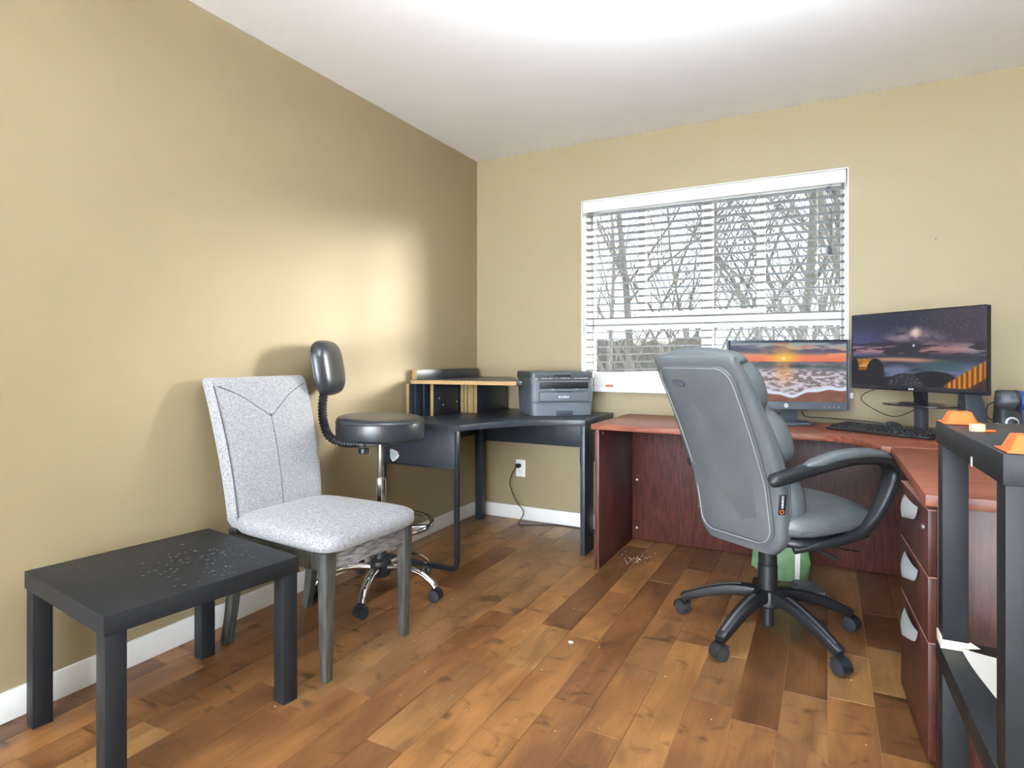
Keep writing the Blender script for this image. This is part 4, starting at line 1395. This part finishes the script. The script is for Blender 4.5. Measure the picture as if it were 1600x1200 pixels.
# microphone lying level on its stand
mk = thing('microphone', 'blue desk microphone with dark mesh head at the right edge', 'microphone', (2.745, -0.62, TOP + 0.0), R(8))
ry = Matrix.Rotation(R(-90), 3, 'Y')
MB().lathe([(0.0, 0.0), (0.018, 0.003), (0.030, 0.012), (0.037, 0.03), (0.0385, 0.045), (0.0385, 0.060)][::-1], 32, (-0.005, 0, 0.172), Matrix.Rotation(R(90), 3, 'Y')).build('mesh_head', M_mesh, mk)
MB().lathe([(0.0395, 0.058), (0.0405, 0.061), (0.0405, 0.069), (0.0395, 0.072)], 32, (-0.005, 0, 0.172), Matrix.Rotation(R(90), 3, 'Y')).build('collar', M_plasticblack, mk)
MB().lathe([(0.0385, 0.071), (0.0385, 0.20), (0.034, 0.206), (0, 0.206)], 32, (-0.005, 0, 0.172), Matrix.Rotation(R(90), 3, 'Y')).build('body', M_blue, mk)
MB().loft([((0.135, -0.0, 0.0), (0.07, 0, 0), (0, 0.06, 0), 2.2), ((0.135, 0, 0.012), (0.07, 0, 0), (0, 0.06, 0), 2.2), ((0.135, 0, 0.02), (0.05, 0, 0), (0, 0.045, 0), 2.2), ((0.135, 0, 0.075), (0.045, 0, 0), (0, 0.04, 0), 2.5), ((0.135, 0, 0.130), (0.05, 0, 0), (0, 0.042, 0), 3.0)], 32).build('stand', M_bluelight, mk)

# ------------------------------------------------------------------ stacked black tables, right foreground
LZ = 0.405
t_low = side_table('side_table', 'lower black side table of the stack, holding a white sheet of paper', (2.402, -2.395), R(1.5), 0.55, 0.553, LZ)
t_up = side_table('side_table', 'upper black side table of the stack, with orange plastic corner feet on top', (2.402, -2.395), R(1.5), 0.55, 0.553, 0.925 - LZ, z0=LZ + 0.0005)
tt = thing('foam_tape', 'cream foam tape wrapped round the far leg foot of the upper table', 'tape', (2.402, -2.395, LZ + 0.0006), R(1.5))
mb = MB()
lx0, ly0 = 0.004, 0.553 - 0.054
mb.box(lx0 - 0.004, lx0 - 0.0008, ly0 - 0.004, ly0 + 0.045, 0.002, 0.028).box(lx0 - 0.004, lx0 + 0.05, ly0 - 0.004, ly0 - 0.0008, 0.0, 0.020)
mb.build('tape_band', M_tape, tt, bevel=0.0008)
MB().extrude([(lx0 + 0.0508, ly0, 0.006), (lx0 + 0.0508, ly0 + 0.03, 0.004), (lx0 + 0.075, ly0 + 0.02, 0.003), (lx0 + 0.0508, ly0, 0.022)], (0.002, 0.001, 0.0)).build('loose_end', M_tape, tt, smooth=False)
mb = MB()
n = 8
pp = [(2.425, -1.912), (2.69, -1.902), (2.725, -2.112), (2.458, -2.150)]
vs = []
for j in range(n + 1):
    for i_ in range(n + 1):
        u, v_ = i_ / n, j / n
        a = Vector(pp[0]).lerp(Vector(pp[1]), u)
        b = Vector(pp[3]).lerp(Vector(pp[2]), u)
        q = a.lerp(b, v_)
        vs.append((q.x, q.y, LZ + 0.0012 + 0.012 * max(0, 1 - (u + v_) * 2.2) ** 2))
fs = [(j * (n + 1) + i_, j * (n + 1) + i_ + 1, (j + 1) * (n + 1) + i_ + 1, (j + 1) * (n + 1) + i_) for j in range(n) for i_ in range(n)]
mb._add(vs, fs)
mb._add([(a, b, c + 0.0004) for a, b, c in vs], fs)
tag(mb.build('paper_sheet', M_paper), 'blank white sheet of paper on the lower stacked table', 'paper')


def corner_foot(name, label, loc, rz):
    c = thing(name, label, 'corner foot', loc, rz)
    MB().box(0.0, 0.075, 0.0, 0.075, 0.0, 0.0032).build('flange', M_orange, c, bevel=0.001)
    MB().loft([((0.036, 0.038, 0.003), (0.031, 0, 0), (0, 0.031, 0), 7), ((0.036, 0.038, 0.026), (0.021, 0, 0), (0, 0.021, 0), 7), ((0.036, 0.038, 0.0275), (0.019, 0, 0), (0, 0.019, 0), 7)], 28).build('boss', M_orange, c, ang=0.5)
    return c


UZ = 0.9262
corner_foot('printed_corner', 'orange plastic corner foot at the far end of the stacked black table', (2.392, -1.925, UZ), R(1.5))
corner_foot('printed_corner', 'orange plastic corner foot at the near end of the stacked black table', (2.408, -2.392, UZ), R(1.5))
oc = thing('printed_clip', 'small pale orange clip between the two orange corner feet', 'clip', (2.418, -2.075, UZ), R(20))
MB().box(0, 0.026, 0, 0.012, 0, 0.016).box(0.003, 0.022, -0.006, 0.0, 0, 0.006).build('clip_block', mat('pale_orange_plastic', (246, 196, 164), 0.5), oc, bevel=0.002)
MB().box(0.022, 0.045, 0.0, 0.010, 0.0, 0.004).build('clip_tongue', M_orange, oc, bevel=0.001)
tag(MB().box(-0.0006, 0.0, -0.005, 0.005, 0, 0.018).build('chip_mark', M_white, t_up, smooth=False, loc=(-0.0002, 0.20, 0.925 - LZ - 0.052)), 'white chipped spot on the table edge')

# ------------------------------------------------------------------ office chair (local +y forward, +x to its right)
oc_ = thing('office_chair', 'high-back grey leather office chair seen from behind, at the cherry desk', 'chair', (1.95, -1.04, 0), R(-33))
offs = R(33)
for a_deg in (174.6, 246.6, 317.5, 30.6, 102.6):
    a = R(a_deg) + offs
    d = Vector((math.cos(a), math.sin(a), 0))
    side = Vector((-d.y, d.x, 0))
    path = crom([d * 0.02 + Vector((0, 0, 0.155)), d * 0.12 + Vector((0, 0, 0.150)), d * 0.22 + Vector((0, 0, 0.122)), d * 0.30 + Vector((0, 0, 0.088)), d * 0.335 + Vector((0, 0, 0.072))], 5)
    lg_ = MB().sweep(path, [0.030, 0.028, 0.025, 0.022, 0.019], 14, up=(0, 0, 1), sq=(0.95, 0.8), e=4.5).build('base_leg', M_plasticblack, oc_, ang=0.5)
    tp = [p + Vector((0, 0, 0.0225 * (1 - 0.25 * k / len(path)))) for k, p in enumerate(path[4:-3])]
    MB().sweep(tp, [0.008, 0.004], 8, up=(0, 0, 1), sq=(1, 0.3)).build('trim_strip', M_silver, lg_)
    caster(oc_, (d.x * 0.335, d.y * 0.335, 0), a + R(115 + a_deg * 0.2), 0.028)
MB().lathe([(0.05, 0.175), (0.055, 0.165), (0.055, 0.12), (0.045, 0.11), (0.0, 0.11)], 24).build('base_hub', M_plasticblack, oc_)
MB().lathe([(0.022, 0.12), (0.022, 0.035), (0.018, 0.03), (0, 0.03)], 20).build('column_foot', M_plasticblack, oc_)
MB().lathe([(0.036, 0.17), (0.036, 0.27), (0.0335, 0.272), (0.0335, 0.275), (0.034, 0.277), (0.034, 0.38)], 24).build('gas_cover', M_plasticblack, oc_)
MB().box(-0.10, 0.10, -0.16, 0.12, 0.365, 0.40).build('tilt_mechanism', M_plasticblack, oc_, bevel=0.008)
MB().sweep(crom([(0.05, 0.03, 0.375), (0.14, 0.05, 0.372), (0.24, 0.07, 0.345)], 5), 0.006, 8).build('tilt_lever', M_plasticblack, oc_)


def chair_seat(p):
    x_, y_, z_ = p
    drop = -0.055 * max(0, (y_ - 0.12) / 0.16) ** 2
    bow = 0.022 * (1 - (x_ / 0.28) ** 2) if z_ > 0 else 0.0
    flare = 1.0 - 0.10 * max(0, -y_ / 0.28)
    return Vector((x_ * flare, y_, z_ + drop + bow))


MB().pillow(0.275, 0.25, 0.052, 4.5, 3.2, 44, 18, chair_seat).build('seat_cushion', M_leather, oc_, ang=1.3, loc=(0, 0.085, 0.475))
MB().pillow(0.262, 0.235, 0.022, 5, 5, 40, 10, lambda p: Vector((p.x * (1 - 0.1 * max(0, -p.y / .28)), p.y, p.z - 0.05 * max(0, (p.y - 0.12) / 0.16) ** 2))).build('seat_pan', M_plasticblack, oc_, ang=1.3, loc=(0, 0.085, 0.418))
MB().sweep(crom([(-0.235, -0.13, 0.462), (-0.262, 0.02, 0.472), (-0.27, 0.16, 0.462), (-0.235, 0.295, 0.415), (0.0, 0.318, 0.41), (0.235, 0.295, 0.415), (0.27, 0.16, 0.462), (0.262, 0.02, 0.472), (0.235, -0.13, 0.462)], 8), 0.004, 6).build('seat_piping', M_leatherseam, oc_)

# back: spine line (rear face) by height
BZ = [0.37, 0.48, 0.62, 0.72, 0.82, 0.92, 1.02, 1.08]
BYr = [-0.175, -0.188, -0.215, -0.255, -0.30, -0.35, -0.405, -0.435]      # rear surface


def rear_y(z):
    return float(np.interp(z, BZ, BYr))


def half_w(z):
    return float(np.interp(z, [0.37, 0.44, 0.6, 0.75, 0.9, 1.02, 1.1], [0.165, 0.195, 0.205, 0.210, 0.205, 0.198, 0.18]))


def depth(z):
    return float(np.interp(z, [0.37, 0.45, 0.62, 0.75, 0.87, 1.0, 1.08], [0.065, 0.085, 0.10, 0.095, 0.085, 0.075, 0.055]))


secs = []
zz = list(np.linspace(0.372, 1.06, 23))
for z in zz:
    dp = depth(z)
    sc0 = 1.0
    if z < 0.39:
        sc0 = 0.9
    secs.append(((0, rear_y(z) + dp / 2, z), (half_w(z) * sc0, 0, 0), (0, dp / 2 * sc0, 0), 4.2))
for dz, s_ in ((0.014, 0.93), (0.022, 0.8), (0.026, 0.55)):
    secs.append(((0, rear_y(1.06) + depth(1.06) / 2 - dz * 0.3, 1.06 + dz), (half_w(1.06) * (0.9 + 0.1 * s_), 0, 0), (0, depth(1.06) / 2 * s_, 0), 5.0))
shell = MB().loft(secs, 44).build('backrest', M_leather, oc_, ang=1.2)


def panel_outline(inset=0.0, n=10):
    """rounded outline of the rear panel in (x, z)"""
    cs = [(-0.165, 0.405, 0.06), (0.165, 0.405, 0.06), (0.172, 1.045, 0.05), (-0.172, 1.045, 0.05)]
    pts = []
    ctr = [(-1, -1), (1, -1), (1, 1), (-1, 1)]
    for (cx_, cz_, r_), (sx_, sz_), a0_ in zip(cs, ctr, (180, 270, 0, 90)):
        for k in range(n + 1):
            a_ = R(a0_ + 90 * k / n)
            pts.append((cx_ - sx_ * r_ + math.cos(a_) * (r_ - inset), cz_ - sz_ * r_ + math.sin(a_) * (r_ - inset)))
    # refine the straight runs
    out = []
    for k in range(len(pts)):
        a_, b_ = pts[k], pts[(k + 1) % len(pts)]
        L_ = math.hypot(b_[0] - a_[0], b_[1] - a_[1])
        m_ = max(1, int(L_ / 0.04))
        for j in range(m_):
            out.append((a_[0] + (b_[0] - a_[0]) * j / m_, a_[1] + (b_[1] - a_[1]) * j / m_))
    return out


def rear_pt(x_, z_, off=0.0):
    hw, dp = half_w(z_), depth(z_)
    u = min(abs(x_) / hw, 0.999)
    yy = rear_y(z_) + dp / 2 - dp / 2 * (1 - u ** 4.2) ** (1 / 4.2)
    return Vector((x_, yy - off, z_))


out = panel_outline()
# padded rear panel: fan of rings shrinking to the centre, raised by a few mm
rs = []
for s_, h_ in ((1.0, -0.004), (0.985, 0.006), (0.95, 0.010), (0.8, 0.014), (0.55, 0.016), (0.25, 0.017), (0.01, 0.017)):
    rs.append([rear_pt(x_ * s_, 0.725 + (z_ - 0.725) * s_, h_) for x_, z_ in out])
MB().rings(rs).build('rear_panel', M_leather, shell, ang=1.2)
MB().sweep([rear_pt(x_, z_, 0.006) for x_, z_ in out], 0.0052, 8, closed=True).build('piping', M_leatherseam, shell)
MB().sweep([rear_pt(x_ * 0.955, 0.725 + (z_ - 0.725) * 0.985, 0.0112) for x_, z_ in out], 0.0016, 5, closed=True).build('stitching', M_stitch, shell)
# front pads
MB().pillow(0.202, 0.066, 0.125, 3.5, 2.6, 36, 20, lambda p: Vector((p.x, p.y - 0.5 * (p.z), p.z))).build('head_pillow', M_leather, oc_, ang=1.3, loc=(0, -0.300, 0.985))
MB().pillow(0.192, 0.050, 0.034, 3.5, 2.2, 36, 14, lambda p: Vector((p.x, p.y, p.z - 0.012 * (p.x / 0.19) ** 2))).build('top_roll', M_leather, oc_, ang=1.3, loc=(0, -0.372, 1.082))
MB().pillow(0.215, 0.070, 0.130, 3.5, 2.6, 36, 20, lambda p: Vector((p.x, p.y - 0.47 * (p.z), p.z))).build('upper_pillow', M_leather, oc_, ang=1.3, loc=(0, -0.178, 0.80))
MB().pillow(0.215, 0.062, 0.135, 3.5, 2.6, 36, 20, lambda p: Vector((p.x, p.y - 0.18 * (p.z), p.z))).build('lumbar_pillow', M_leather, oc_, ang=1.3, loc=(0, -0.098, 0.57))
# crease seam of the wing side, logo plate, side tag
for s in (-1, 1):
    pts = [Vector((s * (half_w(z) + 0.001), rear_y(z) + depth(z) * 0.62, z)) for z in np.linspace(0.47, 1.03, 16)]
    MB().sweep(pts, 0.0022, 6).build('side_seam', M_leatherseam, shell)
lp = rear_pt(-0.075, 0.985, 0.0165)
M_plate = mat('embossed_plate', (70, 76, 82), 0.45)
pt = thing('logo_plate', None, None)
pt.parent = oc_
pt.location = lp
pt.rotation_euler = (R(27), R(8), 0)
MB().pillow(0.032, 0.006, 0.012, 5, 3, 20, 8).build('plate', M_plate, pt)
mb = MB()
rr = random.Random(2)
for k in range(7):
    x_ = -0.024 + k * 0.0075
    mb.box(x_, x_ + 0.0045, -0.0072, -0.0055, -0.007 + rr.uniform(0, 0.003), 0.006 + rr.uniform(-0.003, 0.002))
mb.build('raised_marks', M_greyplastic, pt, smooth=False)
tg = thing('side_tag', None, None)
tg.parent = oc_
zt_ = 0.565
tg.location = (half_w(zt_) - 0.0035, rear_y(zt_) + 0.022, zt_)
tg.rotation_euler = (R(8), 0, R(58))
MB().box(-0.012, 0.012, -0.0016, 0.0016, -0.036, 0.036).build('tag_cloth', M_slot, tg, bevel=0.0008)
text('tag_lettering', 'DORMEO', 0.0105, M_white, tg, (0.0, -0.0018, 0.010), (R(90), R(90), 0), 0.0002)
rg = [(0.0065 * math.cos(2 * PI * k / 20), -0.002, -0.025 + 0.0065 * math.sin(2 * PI * k / 20)) for k in range(20)]
MB().sweep(rg, 0.0014, 6, closed=True).build('orange_ring', M_orange, tg)
# arms
for s in (-1, 1):
    FW = 0.07 if s < 0 else 0.0
    NW = 0.93 if s < 0 else 1.0
    A = [(0.212, -0.268, 0.655), (0.222, -0.255, 0.660), (0.238, -0.19, 0.674), (0.258, -0.09, 0.694), (0.280, 0.06, 0.712), (0.290, 0.20, 0.708), (0.292, 0.295, 0.685), (0.292, 0.325, 0.640), (0.292, 0.295, 0.575),
         (0.290, 0.225, 0.500), (0.284, 0.14, 0.445), (0.268, 0.04, 0.425), (0.235, -0.05, 0.415), (0.19, -0.11, 0.395)]
    path = crom([(s * a_ * NW, b_ + FW * max(0, min(1, -b_ / 0.2)), c_) for a_, b_, c_ in A], 6)
    rd = [0.014, 0.026, 0.028, 0.027, 0.026, 0.026, 0.028, 0.031, 0.028, 0.024, 0.021, 0.019, 0.018, 0.017]
    arm = MB().sweep(path, lerp_list(rd, len(path)), 16, up=(s, 0, 0), sq=(0.78, 1.05), e=3.0).build('arm', M_plasticblack, oc_, ang=0.9)
    Apad = [(0.254, -0.135, 0.703), (0.262, -0.09, 0.714), (0.278, 0.03, 0.733), (0.288, 0.15, 0.733), (0.292, 0.25, 0.720), (0.293, 0.305, 0.69)]
    ppad = crom([(s * a_ * NW, b_, c_) for a_, b_, c_ in Apad], 6)
    MB().sweep(ppad, lerp_list([0.012, 0.024, 0.028, 0.029, 0.028, 0.020], len(ppad)), 16, up=(0, 0, 1), sq=(1.05, 0.62), e=2.6).build('arm_pad', M_leather, arm, ang=1.2)
    if s > 0:
        MB().lathe([(0.008, 0), (0.007, 0.002), (0, 0.0025)], 12, (s * 0.258, -0.21, 0.668), Matrix.Rotation(R(90 * s), 3, 'Y')).build('bolt_cap', M_plasticblack, arm)

# ------------------------------------------------------------------ things under the desk
gb = thing('wrapper_bag', 'crumpled green and white wrapper bag under the desk behind the chair column', 'bag', (1.99, -0.36, 0))
MB().loft([((0, 0, 0.001), (0.085, 0.02, 0), (0, 0.05, 0), 4), ((0.004, 0, 0.09), (0.09, 0.01, 0), (-0.01, 0.045, 0), 4), ((-0.006, 0.005, 0.20), (0.085, -0.015, 0), (0.01, 0.03, 0), 3), ((0.0, 0.01, 0.27), (0.08, 0.01, 0.01), (0, 0.012, 0), 3)], 24).build('bag_body', M_greenbag, gb, ang=0.4)
MB().extrude([(0.03, -0.056, 0.02), (0.05, -0.054, 0.02), (0.055, -0.047, 0.24), (0.03, -0.049, 0.25)], (0, -0.002, 0)).build('white_panel', M_paper, gb, smooth=False)
gb2 = thing('wrapper_flap', 'green leaf-shaped wrapper flap left of the chair column under the desk', 'wrapper', (1.845, -0.33, 0.0))
MB().extrude([(-0.03, 0, 0.03), (0.028, -0.01, 0.0), (0.04, 0, 0.13), (0.035, 0.01, 0.19), (-0.01, 0.005, 0.2)], (0, 0.012, 0)).build('flap', M_greenbag, gb2, smooth=False)
fpd = thing('foot_pedal', 'grey plastic foot pedal on the floor under the desk', 'pedal', (2.08, -0.56, 0.0), R(25))
MB().box(-0.06, 0.06, -0.07, 0.07, 0.0, 0.025).build('pedal_base', M_greydark, fpd, bevel=0.006)
MB().box(-0.05, 0.05, -0.06, 0.06, 0.03, 0.048, Matrix.Rotation(R(6), 3, 'X')).build('pedal_plate', M_greyplastic, fpd, bevel=0.006)
path = crom([(2.30, -0.10, 0.10), (2.20, -0.14, 0.12), (2.10, -0.25, 0.20), (2.02, -0.33, 0.29)], 8)
tag(MB().sweep(path, 0.003, 7).build('slung_cord', M_cord), 'black cord slung behind the chair column under the desk', 'cord')

# crumbs on the floor
rr = random.Random(9)
mb = MB()
for _ in range(60):
    x_, y_ = rr.gauss(1.25, 0.06), rr.gauss(-0.42, 0.06)
    s_ = rr.uniform(0.001, 0.0035)
    mb.pillow(s_, s_ * 0.8, s_ * 0.5, 2, 2, 6, 4, lambda p, x_=x_, y_=y_, s_=s_: Vector((p.x + x_, p.y + y_, p.z + s_ * 0.5)))
for _ in range(70):
    x_, y_ = rr.uniform(0.3, 2.3), rr.uniform(-2.4, -0.4)
    s_ = rr.uniform(0.001, 0.0025)
    mb.pillow(s_, s_ * 0.8, s_ * 0.5, 2, 2, 6, 4, lambda p, x_=x_, y_=y_, s_=s_: Vector((p.x + x_, p.y + y_, p.z + s_ * 0.5)))
tag(mb.build('floor_crumbs', M_dust), 'pale crumbs scattered on the floor boards', 'crumbs', kind='stuff')
tag(MB().pillow(0.010, 0.007, 0.004, 2.4, 2, 12, 6).build('white_bead', M_white, loc=(1.299, -1.478, 0.004)), 'small white bead on the dark knot of the floor', 'bead')
